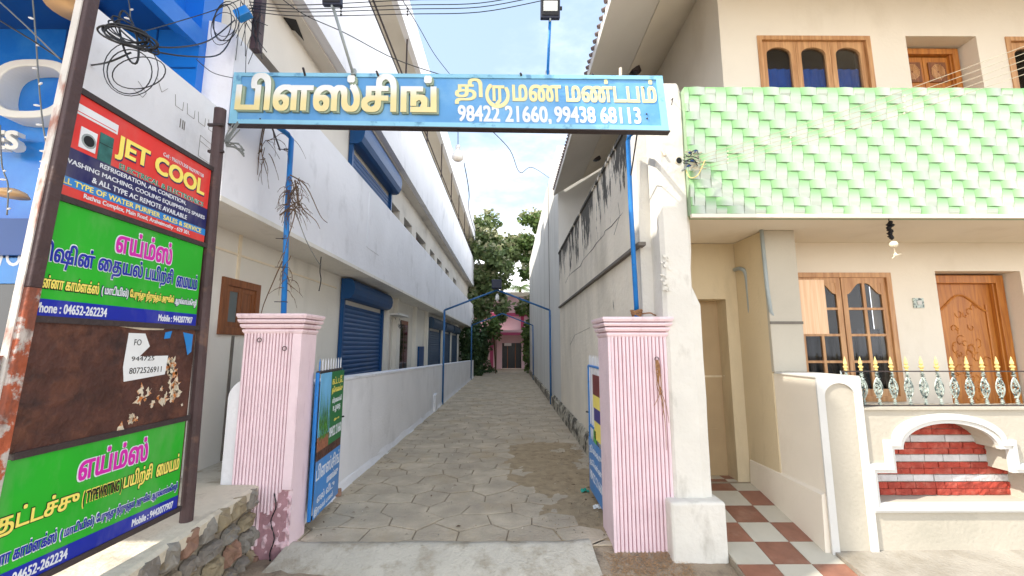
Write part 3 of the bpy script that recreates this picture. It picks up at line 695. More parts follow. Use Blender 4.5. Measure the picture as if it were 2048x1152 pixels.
# dried rope bundle on right pillar front
mb = MB(); top = P(1313, 720, Y=3.37)
for k in range(5):
    a = random.Random(k); pts = [top + Vector((a.uniform(-.01, .01), 0, 0)), P(1316 + a.uniform(-4, 4), 742, Y=3.365)]
    ends = [(1323, 790), (1308, 812), (1326, 830), (1338, 846), (1333, 900)][k]
    pts += [P(1318 + a.uniform(-5, 7), 770, Y=3.37), P((1318 + ends[0]) / 2 + 4, (775 + ends[1]) / 2, Y=3.37), P(ends[0], ends[1], Y=3.375)]
    s_ = smooth_pts(pts, 5); mb.tube(s_, [.006 - .0045 * i / len(s_) for i in range(len(s_))], 5)
for v in (732, 740, 748): 
    c = P(1316, v, Y=3.37); mb.tube([c + Vector((.014 * math.cos(i * .7), .008 * math.sin(i * .7), .001 * i)) for i in range(10)], .003, 5)
tag(mb.build('dried_rope', 'rope'), 'frayed dry rope hanging from the ring on the right pink pillar', 'rope')
# dried vine wrapped round the left pipe
def vine(name, seeds, n, cu, cv, ru, rv, label, reach=.16, extra=()):
    mb = MB(); r = random.Random(seeds)
    for k in range(n):
        c = P(cu + r.uniform(-ru, ru), cv + r.uniform(-rv, rv), Y=3.49); pts = [c]; d = Vector((r.uniform(-1, 1), r.uniform(-.4, .3), r.uniform(-1, .6))).normalized()
        for q in range(5):
            d = (d + Vector((r.uniform(-.35, .6), r.uniform(-.4, .3), r.uniform(-1.0, .1)))).normalized(); pts.append(pts[-1] + d * reach * r.uniform(.1, .35))
        s_ = smooth_pts(pts, 3); mb.tube(s_, [r.uniform(.002, .0045) * (1 - .6 * i / len(s_)) for i in range(len(s_))], 4)
    for e in extra: 
        s_ = smooth_pts([P(*q, Y=3.47) for q in e], 4); mb.tube(s_, [.006 - .004 * i / len(s_) for i in range(len(s_))], 5)
    return tag(mb.build(name, 'twig'), label, 'vine')
vine('dried_vine', 3, 64, 588, 385, 12, 36, 'brown tangle of dry vines tied high on the left blue pipe', .17,
     [[(580, 350), (612, 372), (640, 430), (655, 446)], [(590, 360), (600, 410), (630, 440), (640, 458)], [(575, 420), (590, 425), (575, 480), (566, 520)], [(560, 430), (585, 410), (603, 398), (600, 380)]])
vine('dried_vine', 5, 14, 575, 540, 8, 40, 'few dry vine strands wrapped low on the left blue pipe', .14,
     [[(565, 522), (548, 560), (522, 628), (521, 700)]])
vine('dried_vine', 8, 10, 522, 678, 5, 12, 'small dry knot of vine on the ring of the left pillar', .06)
vine('dried_vine', 9, 12, 530, 300, 10, 20, 'dry vine strands hanging below the left end of the sign', .3, [[(527, 250), (520, 290), (515, 350)], [(545, 250), (550, 290)], [(530, 250), (523, 300), (534, 348)]])

# ================================================================== SIGN over the gateway
_tl, _tr, _bl = P(470, 146, Y=3.06), P(1324, 153, Y=2.93), P(459, 248, Y=3.06)
B = Board(_bl, _bl + (_tr - _tl) * 1.01 + Vector((.0, 0, -.012)), _tl, _tr)
sg = thing('entrance_sign', 'long sky blue signboard with Tamil lettering spanning the gateway', 'sign')
B.panel(MB(), 0, 1, 0, 1, -.045, -.004).build('backing', 'sign_blue', sg)
B.panel(MB(), .006, .994, .05, .95, -.004, .0).build('face', 'sign_blue', sg)
for nm, a in (('frame_bar', (0, 1, .93, 1.0)), ('frame_bar', (0, 1, 0, .085)), ('frame_bar', (0, .018, .085, .93)), ('frame_bar', (.985, 1, .085, .93))):
    B.panel(MB(), *a, -.003, .010).build(nm, 'sign_edge', sg)
B.panel(MB(), -.002, 1.002, -.018, 0, -.05, .012).build('bottom_angle', 'dark_metal', sg)
o = B.text(sg, 'பிளஸ்சிங்', .017, .487, .215, .945, 'text_side', d=.001, thick=.018, bold=.052)
o2 = B.text(sg, 'பிளஸ்சிங்', .013, .483, .235, .965, 'big_text', d=.0205, thick=.006, bold=.042, side='text_side')
ru = []
a_ = np.linspace(2.2, 6.9, 22); 
def ribbon(cx, cy, rx, ry, w): return np.array([(cx + (rx + w) * math.cos(a), cy + (ry + w) * math.sin(a)) for a in a_] + [(cx + (rx - w) * math.cos(a), cy + (ry - w) * math.sin(a)) for a in a_[::-1]])
B.text(sg, 'தி', .524, .588, .44, .93, 'cream_text', d=.002, thick=.003, bold=.03)
B.text(sg, 'ர', .594, .650, .37, .83, 'cream_text', d=.002, thick=.003, bold=.035, extra=[ribbon(.30, .22, .52, .44, .05)])
B.text(sg, 'மண', .656, .768, .50, .82, 'cream_text', d=.002, thick=.003, bold=.035)
B.text(sg, 'மண்டபம்', .778, .982, .50, .93, 'cream_text', d=.002, thick=.003, bold=.035)
B.text(sg, '98422 21660,', .530, .742, .07, .42, 'white_text', d=.002, thick=.0015, bold=.035)
B.text(sg, '99438 68113', .749, .942, .12, .42, 'white_text', d=.002, thick=.0015, bold=.035)
for a, b in ((.072, .10), (.955, .78), (.955, .30), (.955, .22)):
    c = B.at(a, b, .004); MB().lathe(c, [(.006, -.004), (.006, .004)], 8).build('bolt', 'dark_metal', sg)
for u, v0, v1 in ((606, 150, 136), (753, 152, 143), (1041, 155, 147), (1184, 155, 147)):
    MB().tube([P(u + 4, v0 + 1, Y=3.0), P(u, v1, Y=2.94)], .009, 5).build('bracket_stub', 'dark_metal', sg)
MB().tube([P(1241, 158, Y=3.03), P(1241, 136, Y=3.03)], .012, 6).build('bracket_stub', 'concrete_pale', sg)

def floodlight(label, b, tpx, size, arm_mid=None, tilt=-.2):
    t = thing('floodlight', label, 'floodlight', 'floodlights on the sign')
    top = P(*tpx[:2], Y=tpx[2]); base = P(*b[:2], Y=b[2]); MB().tube([base, top], .011, 8).build('arm', 'blue_paint' if arm_mid is None else 'grey_pipe', t, smooth=True)
    MB().box(base.x - .017, base.x + .017, base.y - .014, base.y + .014, base.z - .0, base.z + .045).build('clamp', 'grey_pipe', t)
    w, h = size; m = Matrix.Translation(top + Vector((0, -.02, h / 2))) @ Matrix.Rotation(tilt, 4, 'X')
    def bx(nm, x0, x1, y0, y1, z0, z1, mt, bv=0, par=t):
        o = MB().box(x0, x1, y0, y1, z0, z1).build(nm, mt, par, bevel=bv); o.matrix_world = m; return o
    bx('housing', -w / 2, w / 2, -.02, .02, -h / 2, h / 2, 'lamp_body', .006)
    bx('bezel', -w * .43, w * .43, -.026, -.0195, -h * .36, h * .44, 'ink_black', .002)
    bx('glass', -w * .36, w * .36, -.029, -.0255, -h * .16, h * .36, 'lamp_glass')
    bx('sensor', -.006, .006, -.02, .0, -h / 2 - .02, -h / 2, 'grey_pipe'); bx('knob', w / 2, w / 2 + .016, -.01, .01, .0, .02, 'ink_black')
    return t
floodlight('square floodlight on a thin blue arm above the middle of the sign', (1095, 154, 3.0), (1100, 40, 2.85), (.145, .135), None, .25)
floodlight('floodlight on a grey arm above the left part of the sign', (707, 150, 3.0), (666, 14, 2.8), (.14, .12), 1, .25)
# bulb
t = thing('hanging_bulb', 'white LED bulb hanging on a wire under the middle of the sign', 'light bulb')
a, b = P(916, 257, Y=3.0), P(916, 290, Y=3.0)
MB().tube([a, b], .003, 5).build('flex', 'wire', t)
MB().lathe(b, [(.006, 0), (.018, -.004), (.018, -.03), (.012, -.032)][::-1], 12).build('holder', 'steel_white', t, smooth=True)
MB().lathe(b, [(.014, -.03), (.022, -.05), (.036, -.07), (.044, -.09), (.042, -.108), (.030, -.122), (.008, -.128)][::-1], 16).build('globe', 'bulb', t, smooth=True)
def cable(name, pts, r, m, label, group=None, cat='cable', k=6):
    return tag(MB().tube(smooth_pts(pts, k), r, 5).build(name, m, smooth=True), label, cat, group)
cable('loose_wire', [P(980, 258, Y=3.0), P(1020, 300, Y=3.2), P(1040, 345, Y=3.6), P(1065, 335, Y=4.2), P(1100, 357, Y=6.0)], .003, 'wire', 'thin wire looping from the sign bottom towards the tall grey wall')
cable('loose_wire', [P(928, 325, Y=3.0), P(938, 385, Y=3.05), P(940, 430, Y=5), P(958, 490, Y=9)], .0035, 'wire', 'thin wire trailing down from the bulb towards the white building')
cable('loose_wire', [P(805, 0, Y=3.4), P(840, 58, Y=4), P(870, 110, Y=4.6), P(905, 155, Y=5.2)], .004, 'wire', 'dark cable dropping behind the sign beside the white roof edge')

# ================================================================== GATE LEAVES
def gate_leaf(x0, y0, x1, y1, zt, label, left):
    t = thing('gate_leaf', label, 'gate', 'gate leaves')
    d = Vector((x1 - x0, y1 - y0, 0)); z0 = .10
    A, Bp = Vector((x0, y0, 0)), Vector((x1, y1, 0)); up = lambda p, z: p + Vector((0, 0, z))
    for p in (A, Bp): MB().tube([up(p, z0), up(p, zt)], .016, 6).build('stile', 'blue_paint', t)
    for z in (z0, (z0 + zt) / 2, zt): MB().tube([up(A, z), up(Bp, z)], .014, 6).build('gate_rail', 'blue_paint' if not left else 'dark_metal', t)
    for k in range(9):
        p = A.lerp(Bp, (k + .5) / 9); MB().tube([up(p, z0), up(p, zt + .005), up(p, zt + .085), up(p, zt + .115)], [.006, .006, .006, .001], 5).build('spike', 'steel_white' if k % 9 else 'blue_paint', t)
    mb = MB().tube([up(Bp, (z0 + zt) / 2 + .12) + Vector((.0, .0, 0)), up(Bp, (z0 + zt) / 2 + .12) + Vector((.03 if left else -.03, .05, 0))], .008, 6); mb.build('bolt', 'ink_black', t)
    return t
gl = gate_leaf(-1.62, 3.64, -1.68, 4.30, 1.28, 'open left gate leaf covered with a green poster and blue banner', True)
GB = Board(Vector((-1.60, 3.66, .10)), Vector((-1.658, 4.31, .10)), Vector((-1.60, 3.66, 1.27)), Vector((-1.658, 4.31, 1.27)))
if GB.n.x < 0: GB.n = -GB.n
GB.panel(MB(), .0, 1, .0, .385, .0, .004).build('banner', 'ink_cyan', gl)
GB.panel(MB(), .42, 1, .45, 1, .0, .004).build('poster_panel', 'ink_dkgreen', gl)
GB.panel(MB(), .0, .42, .55, 1, .0, .004).build('poster_sky', mat('poster_sky_blue', srgb(110, 178, 220), .5, .1, 6), gl)
GB.panel(MB(), .0, .42, .45, .55, .0, .004).build('poster_soil', mat('poster_soil_brown', srgb(150, 96, 70), .6, .3, 30), gl)
GB.panel(MB(), .0, 1, .385, .45, .0, .003).build('torn_strip', 'rusty_sheet', gl)
mb = MB(); r = random.Random(9)
for k in range(70):
    a = r.uniform(.02, .38); h = r.uniform(.1, .36); lean = r.uniform(-.1, .1); w = r.uniform(.004, .012); b0 = r.uniform(.52, .6)
    mb.quad(GB.at(a - w, b0, .005), GB.at(a + w, b0, .005), GB.at(min(a + lean, .41), min(b0 + h, .97), .0055), GB.at(min(a + lean, .41), min(b0 + h, .97), .0055))
mb.build('printed_plants', mat('poster_leaf_green', srgb(70, 130, 50), .5, .5, 30), gl)
for body, a0, a1, b0, b1, m in (('கட்ட டேட்', .46, .95, .90, .96, 'yellow'), ('தொகைக்கு', .46, .95, .82, .885, 'yellow'), ('விரைவாக்கி', .50, .92, .745, .80, 'white_text'), ('உழைத', .54, .88, .675, .73, 'white_text'), ('இடம்', .62, .85, .61, .63, 'yellow'), ('98422 21660', .44, .98, .50, .575, 'white_text')):
    GB.text(gl, body, a0, a1, b0, b1, m, d=.0045, thick=.001, bold=.02)
for body, a0, a1, b0, b1, m in (('பிளஸ்சிங்', .02, .97, .25, .36, 'white_text'), ('மாணவ்களு', .45, .93, .17, .23, 'white_text'), ('எல் வீடு', .1, .8, .09, .15, 'white_text'), ('இரவம் பகல்', .02, .75, .01, .07, 'white_text')):
    GB.text(gl, body, a0, a1, b0, b1, m, d=.0045, thick=.001, bold=.02)
gr_ = gate_leaf(.835, 3.80, .84, 4.52, 1.30, 'open right gate leaf in blue steel with torn posters', False)
GR = Board(Vector((.81, 4.45, .10)), Vector((.81, 3.82, .10)), Vector((.81, 4.45, 1.28)), Vector((.81, 3.82, 1.28)))
if GR.n.x > 0: GR.n = -GR.n
GR.panel(MB(), 0, 1, 0, .42, 0, .004).build('banner', 'ink_cyan', gr_)
for a0, a1, b0, b1, m in ((.45, 1, .80, .96, mat('poster_maroon', srgb(120, 50, 44), .5, .2, 9)), (.45, 1, .70, .80, 'yellow'), (.5, 1, .60, .70, 'ink_purple'), (.5, 1, .46, .60, 'yellow'), (.42, .6, .42, .52, 'ink_green')):
    GR.panel(MB(), a0, a1, b0, b1, 0, .004).build('torn_poster', m, gr_)
for body, b0, b1 in (('நிலவு', .30, .38), ('தென்ன', .20, .27), ('98422 21660', .10, .17)): GR.text(gr_, body, .08, .95, b0, b1, 'white_text', d=.0045, thick=.001, bold=.02)

# ================================================================== WHITE PILLAR and RIGHT ALLEY WALL
t = thing('white_pillar', 'tall weathered white pillar between the pink pillar and the green balcony', 'pillar')
mb = MB(); x0, x1, y0, y1 = 1.25, 1.508, 3.385, 4.05; n = 26; vs = []; r = random.Random(2)
ring = []
for j in range(n + 1):
    z = -.1 + 3.87 * j / n; rr = .03
    q = [(x0, y0 + rr), (x0 + rr, y0), (x1 - rr, y0), (x1, y0 + rr), (x1, y1), (x0, y1)]
    for i, (x, y) in enumerate(q):
        dx = .007 * noise.noise(Vector((i * 3., z * 3.1, 1))) ; dy = .006 * noise.noise(Vector((i * 3., z * 4, 7)))
        if i == 3 and 1.95 < z < 2.25: dx -= 0.012
        if i in (3, 4) and z < 1.95: dx += .048
        if j == n: x += (.03 if i in (0, 1) else (-.03 if i in (2, 3) else 0))
        vs.append((x + dx, y + dy, z))
mb.add(vs, [(j * 6 + i, j * 6 + (i + 1) % 6, (j + 1) * 6 + (i + 1) % 6, (j + 1) * 6 + i) for j in range(n) for i in range(6)] + [tuple(n * 6 + i for i in range(6))])
mb.build('shaft', 'pillar_white', t)
mb = MB(); mb.box(1.19, 1.60, 3.29, 4.0, -.12, .36); mb.build('plinth', 'pillar_white', t, bevel=.02)
MB().tube([P(1343, 200, Y=3.39), P(1346, 196, Y=3.34), P(1343, 210, Y=3.34)], .004, 5).build('hook', 'dark_metal', t)
mb = MB(); r = random.Random(5)
for k in range(26):
    c = P(1330 + r.uniform(-8, 10), 540 + r.uniform(-30, 42), Y=3.382); s = r.uniform(.006, .02)
    mb.prism([c + Vector((s * r.uniform(.6, 1.2) * math.cos(a), .006, s * r.uniform(.6, 1.2) * math.sin(a))) for a in (0, 1.2, 2.3, 3.4, 4.4, 5.4)], (0, -r.uniform(.008, .016), 0))
mb.build('plaster_lump', 'pillar_white', t)

aw = thing('alley_wall', 'long grey plaster wall streaked with black mould on the right of the alley', 'wall')
H1 = 3.62
MB().box(XR, XR + .22, 3.80, 9.6, -.15, H1).build('wall', 'stained', aw)
MB().box(XR - .05, XR + .25, 3.80, 9.6, -.15, .0).build('footing', 'mould_plinth', aw)
mb = MB(); r = random.Random(6); n = 60; vs = []
for i in range(n + 1):
    y = 4.6 + 6.6 * i / n
    for q, (dx, z) in enumerate(((0, .28), (-.02, .27), (-.06, .16), (-.065, 0), (-.07, -.02))):
        vs.append((XR + dx + .012 * noise.noise(Vector((y * 6, q, 3))), y, z + .03 * noise.noise(Vector((y * 3, q * .6, 5)))))
mb.add(vs, [(i * 5 + q, i * 5 + q + 1, i * 5 + q + 6, i * 5 + q + 5) for i in range(n) for q in range(4)])
mb.build('rough_plinth', 'mould_plinth', aw)
MB().box(XR - .045, XR + .02, 3.52, 9.5, 2.36, 2.39).build('ledge', 'grey_ledge', aw)
MB().box(XR - .02, XR + .25, 3.80, 9.6, H1, H1 + .04).build('coping', 'stained', aw)
MB().box(XR, 1.5, 3.62, 3.80, 0, 3.75).build('return_wall', 'pillar_white', aw)
ck = MB(); r = random.Random(15); pts = [P(u + r.uniform(-3, 3), v, X=XR - .001) for u, v in ((1243, 425), (1236, 440), (1222, 452), (1212, 462), (1205, 470), (1196, 486), (1184, 497), (1172, 512), (1164, 520), (1158, 532), (1146, 545), (1138, 552), (1130, 566))]
ck.tube(pts, [.001 + .004 * abs(math.sin(i * 2.3)) for i in range(len(pts))], 5); ck.build('crack', 'ink_black', aw)
for pp in ([(1236, 405), (1240, 430), (1228, 470)], [(1140, 690), (1150, 670), (1180, 655)]):
    MB().tube([P(u, v, X=XR - .001) for u, v in pp], .0025, 4).build('crack', 'grey_ledge', aw)
tb = thing('tall_block', 'plain tall grey block rising behind the stained alley wall', 'building')
MB().box(XR, 6, 9.6, 24, -.15, 6.3).build('wall', mat('grey_block_paint', srgb(212, 211, 206), .85, .05, .8, .15, 12, dirt=srgb(150, 146, 134), dirt_amt=.5, streak=(1, 1.2, .25), streak_t=(.5, .78)), tb)
MB().box(XR - .012, XR + .002, 11.95, 12.0, 0, 6.3).build('downpipe', 'grey_ledge', tb)
MB().box(XR - .06, XR + .02, 9.6, 24, -.15, .22).build('plinth', 'mould_plinth', tb)

# ================================================================== CREAM HOUSE
h = thing('cream_house', 'cream two-storey house with green tiled balcony and teak doors', 'house')
YF = 4.28; X0 = 2.36
# ground-floor front wall: window and door openings; upper wall likewise
LW = (2.90, 3.93, .96, 2.255); LD = (4.41, 5.30, .35, 2.275)
UW = (2.77, 4.04, 3.62, 4.95); UD = (4.45, 5.25, 3.4, 4.96); UW2 = (5.57, 6.8, 3.62, 4.95)
wall_y(YF, YF + .25, X0 + .2, 9, -.1, 3.3, [LW, LD]).build('wall', 'cream', h)
wall_y(YF, YF + .25, X0 + .2, 9, 3.3, 6.1, [UW, UD, UW2]).build('wall', 'cream', h)
MB().box(X0, X0 + .2, 3.84, 9.55, -.1, 2.57).build('wall', 'tan_recess', h)
MB().box(X0, X0 + .2, 4.28, 9.55, 2.57, 6.0).build('wall', 'cream', h)
# recess back wall with the narrow beige door
RDX = (1.84, 2.235, .19, 1.985)
wall_y(4.32, 4.55, 1.38, X0 - .002, -.1, 2.57, [RDX]).build('wall', 'tan_recess', h)
MB().box(1.38, X0 + .002, YF + .055, 4.6, 2.572, 2.75).build('ceiling', 'cream', h); MB().box(1.38, 1.508, 3.9, YF + .054, 2.572, 2.75).build('ceiling', 'cream', h)
dd = MB().box(RDX[0], RDX[1], 4.50, 4.54, .197, RDX[3]).build('door', 'door_beige', h)
MB().box(RDX[0] + .02, RDX[1] - .09, 4.493, 4.5, .25, .66).build('door_panel', 'door_beige', dd)
MB().box(RDX[0] + .0, RDX[1] - .0, 4.494, 4.5, 1.18, 1.20).build('door_seam', 'tan_recess', dd)
mb = MB(); mb.tube(smooth_pts([P(1448, 752, Y=4.46), P(1456, 749, Y=4.44), P(1463, 755, Y=4.42), P(1470, 752, Y=4.44)]), .008, 6); mb.build('latch_cloth', 'paper', dd)
# corner column
col_ = MB().box(X0 - .004, X0 + .29, 3.80, 3.838, 1.276, 2.573).build('column', 'cream_front', h, bevel=.004)
MB().box(X0 - .008, X0 + .293, 3.794, 3.8, 1.70, 1.725).build('cement_patch', 'grey_ledge', h)
# porch floor
MB().box(X0 + .2, 9, 3.5, 4.3, -.1, .35).build('porch_floor', 'cream_front', h)
# balcony slab, parapet core, green tiles
YB = 3.32
MB().box(1.51, 9, YB + .161, YF + .05, 2.575, 2.70).build('balcony_slab', 'cream', h)
bwl = MB().box(1.492, 9, YB + .02, YB + .16, 2.575, 3.70).build('balcony_parapet', 'tile_joint', h)
MB().box(1.49, 9, YB, YB + .03, 2.545, 2.575).build('slab_lip', 'cream', h)
hz_w, hz_h, vt_w = .146, .0755, .087; per = hz_w + 2 * vt_w; nr = 15
def tile_piece(kind, a, b, c, d):
    """one pillowed piece of the basket weave; kind h or v"""
    a, b, c, d = max(a, 1.494), b, max(c, 2.578), min(d, 3.705)
    if b - a < .012 or d - c < .012 or a > 4.75: return
    mb = MB(); g_ = .0012; n = 4; vs = []
    for i in range(n + 1):
        s = i / n; bulge = .012 * math.sin(s * math.pi * .85 + .3)
        if kind == 'h': vs += [(a + g_ + (b - a - 2 * g_) * s, YB + .018 - bulge, z) for z in (c + g_, d - g_)]
        else: vs += [(x, YB + .018 - bulge, d - g_ - (d - c - 2 * g_) * s) for x in (a + g_, b - g_)]
    fs = [(2 * i, 2 * i + 2, 2 * i + 3, 2 * i + 1) for i in range(n)]
    bk = [(x, YB + .021, z) for x, y, z in vs]; k = len(vs); mb.add(vs + bk, fs + [(2 * i, 2 * i + k, 2 * i + 2 + k, 2 * i + 2) for i in range(n)] + [(2 * i + 1, 2 * i + 3, 2 * i + 3 + k, 2 * i + 1 + k) for i in range(n)] + [(0, 1, 1 + k, k), (k - 2, 2 * k - 2, 2 * k - 1, k - 1)])
    mb.build('wall_tile', 'green_h' if kind == 'h' else 'green_v', bwl)
for r_ in range(nr):
    zt = 3.705 - r_ * hz_h
    for q in range(-8, 12):
        xs = 1.53 + q * per + r_ * vt_w
        if xs > 4.8 or xs + per < 1.4: continue
        tile_piece('h', xs, xs + hz_w, zt - hz_h, zt)
        tile_piece('v', xs + hz_w + vt_w, xs + hz_w + 2 * vt_w, zt - 2 * hz_h, zt)
        if r_ == 0: tile_piece('v', xs + hz_w, xs + hz_w + vt_w, zt - hz_h, zt)
# upper ceiling / roof slab
MB().box(X0, 9, 3.1, 9.5, 5.95, 6.15).build('roof_slab', 'cream', h)
MB().box(X0 + .0, 9, 2.6, YF, 5.46, 5.6).build('upper_ceiling', 'cream', h)
# sloping eave over the alley
mb = MB(); XO, ZO, XI, ZI = 1.04, 5.02, X0, 5.85
ev = mb.prism([(XO, 3.0, ZO), (XI, 3.0, ZI), (XI, 3.0, ZI + .14), (XO, 3.0, ZO + .12)], (0, 6.55, 0)).build('eave', mat('eave_grey_plaster', srgb(212, 208, 202), .9, .05, 1.2, .1, 20), h)
mb = MB(); xm, zm = XO + .52 * (XI - XO), ZO + .52 * (ZI - ZO)
mb.prism([(xm, 3.0, zm - .012), (XI, 3.0, ZI - .02), (XI, 3.0, ZI), (xm, 3.0, zm)], (0, 6.55, 0)).build('soffit_strip', mat('soffit_inner_beige', srgb(220, 212, 198), .9, .05, 1.2), ev)
for k in range(54):
    y = 3.06 + k * .12; mb = MB(); mb.tube([(XO - .028, y, ZO + .115), (XO + .25, y, ZO + .115 + .25 * (ZI - ZO) / (XI - XO))], .024, 8); mb.build('roof_tile', 'red_cement', ev)
for u, v in ((1268, 140), (1192, 316)):
    # lamps on the soffit: intersect the ray with the sloping plane
    best = None
    for yy in np.linspace(3.2, 9.5, 600):
        p = P(u, v, Y=float(yy)); zz = ZO + (p.x - XO) / (XI - XO) * (ZI - ZO)
        if best is None or abs(p.z - zz) < best[0]: best = (abs(p.z - zz), p)
    p = best[1]; t = thing('soffit_lamp', 'dark hexagonal lamp under the eave, ' + ('nearer one just above the sign' if v < 200 else 'farther one seen below the sign'), 'lamp', 'lamps under the eave')
    MB().lathe(p, [(.10, .03), (.11, -.01), (.085, -.05), (.02, -.075)][::-1], 6).build('lamp_cage', 'dark_metal', t)
    MB().lathe(p, [(.075, .0), (.07, -.058), (.02, -.079)][::-1], 6).build('lamp_glass', 'glass_dark', t)

# teak windows and doors
def arch_sash(parent, x0, x1, z0, z1, y, arched):
    """wooden leaf with arched pane"""
    s = MB(); w = .055; n = 12; cx = (x0 + x1) / 2; hw = (x1 - x0) / 2 - w; zs = z1 - .07 - hw * .62
    s.box(x0, x0 + w, y, y + .04, z0, z1); s.box(x1 - w, x1, y, y + .04, z0, z1); s.box(x0 + w, x1 - w, y, y + .04, z0, z0 + .07)
    for i in range(n):
        a0, a1 = math.pi - math.pi * i / n, math.pi - math.pi * (i + 1) / n
        p, q = (cx + hw * math.cos(a0), zs + hw * .62 * math.sin(a0)), (cx + hw * math.cos(a1), zs + hw * .62 * math.sin(a1))
        s.prism([(p[0], y, p[1]), (q[0], y, q[1]), (q[0], y, z1), (p[0], y, z1)], (0, .04, 0))
    o = s.build('sash', 'wood', parent)
    pn = MB(); pn.box(x0 + w * .8, x1 - w * .8, y + .022, y + .028, z0 + .05, z1 - .05); pn.build('pane', 'glass_clear', o)
    return o
def upper_window(W_, name='window'):
    x0, x1, z0, z1 = W_; f = wall_y(YF - .012, YF + .09, x0, x1, z0, z1, [(x0 + .05, x1 - .05, z0 + .05, z1 - .05)]).build(name, 'wood', h)
    k = 3; w = (x1 - x0 - .1) / k
    for i in range(k): arch_sash(f, x0 + .05 + i * w + .002, x0 + .05 + (i + 1) * w - .002, z0 + .05, z1 - .05, YF + .02, True)
    cz = 4.60; mb = MB(); n_ = 60; vs = []
    for i in range(n_ + 1):
        x = x0 + .06 + (x1 - x0 - .12) * i / n_; vs += [(x, YF + .072 + .010 * math.sin(i * 1.3), z0), (x, YF + .072 + .010 * math.sin(i * 1.3), cz)]
    mb.add(vs, [(2 * i, 2 * i + 2, 2 * i + 3, 2 * i + 1) for i in range(n_)]); mb.build('curtain', 'glass_blue', f)
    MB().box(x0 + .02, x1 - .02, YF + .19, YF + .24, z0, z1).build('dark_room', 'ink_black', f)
    return f
upper_window(UW); upper_window(UW2)
def carved_panel(parent, x0, x1, z0, z1, y, m, seed, lines=True, mm='wood_door'):
    o = MB().box(x0, x1, y, y + .012, z0, z1).build('panel', m, parent, bevel=.003); mb = MB(); r = random.Random(seed); cx, cz = (x0 + x1) / 2, (z0 + z1) / 2; hx, hh = (x1 - x0) * .36, (z1 - z0) * .36
    for k in range(5):
        rr = 1 - k * .19; mb.tube([(cx + hx * rr * math.cos(a), y - .002, cz + hh * rr * math.sin(a)) for a in [i * math.pi / 10 for i in range(21)]], .006, 5, False)
    for k in range(8): a = k * math.pi / 4 + .3; mb.tube([(cx + hx * .2 * math.cos(a), y - .002, cz + hh * .2 * math.sin(a)), (cx + hx * 1.2 * math.cos(a), y - .001, cz + hh * 1.2 * math.sin(a))], .004, 4)
    mb.build('carving', mm, o); return o
def door_frame(x0, x1, z0, z1, y, w=.075, name='door'):
    f = MB(); f.box(x0, x0 + w, y - .03, y + .08, z0, z1); f.box(x1 - w, x1, y - .03, y + .08, z0, z1); f.box(x0 + w, x1 - w, y - .03, y + .08, z1 - w, z1)
    f.box(x0 + w, x0 + w + .02, y - .01, y + .06, z0, z1 - w); f.box(x1 - w - .02, x1 - w, y - .01, y + .06, z0, z1 - w)
    return f.build(name, 'wood_door', h, bevel=.004)
# upper double door
x0, x1, z0, z1 = UD; f = door_frame(x0, x1 - .03, z0, z1 - .02, YF + .2, .07)
xm = (x0 + x1 - .03) / 2
for a, b in ((x0 + .08, xm - .004), (xm + .004, x1 - .11)):
    lf = MB().box(a, b, YF + .22, YF + .245, z0, z1 - .1).build('door_leaf', 'wood_door', f)
for a, b in ((x0 + .12, xm - .04), (xm + .05, x1 - .16)):
    for zz in ((z1 - .42, z1 - .17), (z1 - .80, z1 - .50), (z1 - 1.3, z1 - .88)): carved_panel(f, a, b, *zz, YF + .205, 'wood_brown', 3, mm='wood')
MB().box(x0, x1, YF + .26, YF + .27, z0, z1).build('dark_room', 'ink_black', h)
# lower door with raised arch moulding and carved foliage
x0, x1, z0, z1 = LD; f = door_frame(x0, x1 - .02, z0, z1 - .02, YF + .17, .085)
lf = MB().box(x0 + .09, x1 - .11, YF + .20, YF + .235, z0, z1 - .1).build('door_leaf', 'wood_door', f)
mb = MB(); a, b = x0 + .17, x1 - .19; zt = z1 - .40; cxx = (a + b) / 2; hw = (b - a) / 2; prof = []
for i in range(25):
    s = i / 24 * 2 - 1; prof.append((cxx + hw * s, YF + .196, zt + .17 * (math.cos(s * math.pi) * .5 + .5) ** .8))
mb.tube(smooth_pts([(a, YF + .196, z0 + .25)] + [(a, YF + .196, zt - .02)] + prof + [(b, YF + .196, zt - .02), (b, YF + .196, z0 + .25)], 2), .011, 6, False)
r = random.Random(12)
for k in range(46):
    c = Vector((cxx + r.gauss(0, .09), YF + .198, z0 + .35 + (zt - z0 - .3) * r.random())); th = r.uniform(0, 6.28); R_ = r.uniform(.02, .06)
    mb.tube([c + Vector((R_ * (1 - i / 10) * math.cos(th + i * .55), 0, R_ * (1 - i / 10) * math.sin(th + i * .55) * 1.4)) for i in range(9)], [.005] * 9, 4, False)
mb.build('carved_moulding', 'wood_door', lf)
MB().box(x0, x1, YF + .24, YF + .245, z0, z1).build('door_back', 'wood_door', h)
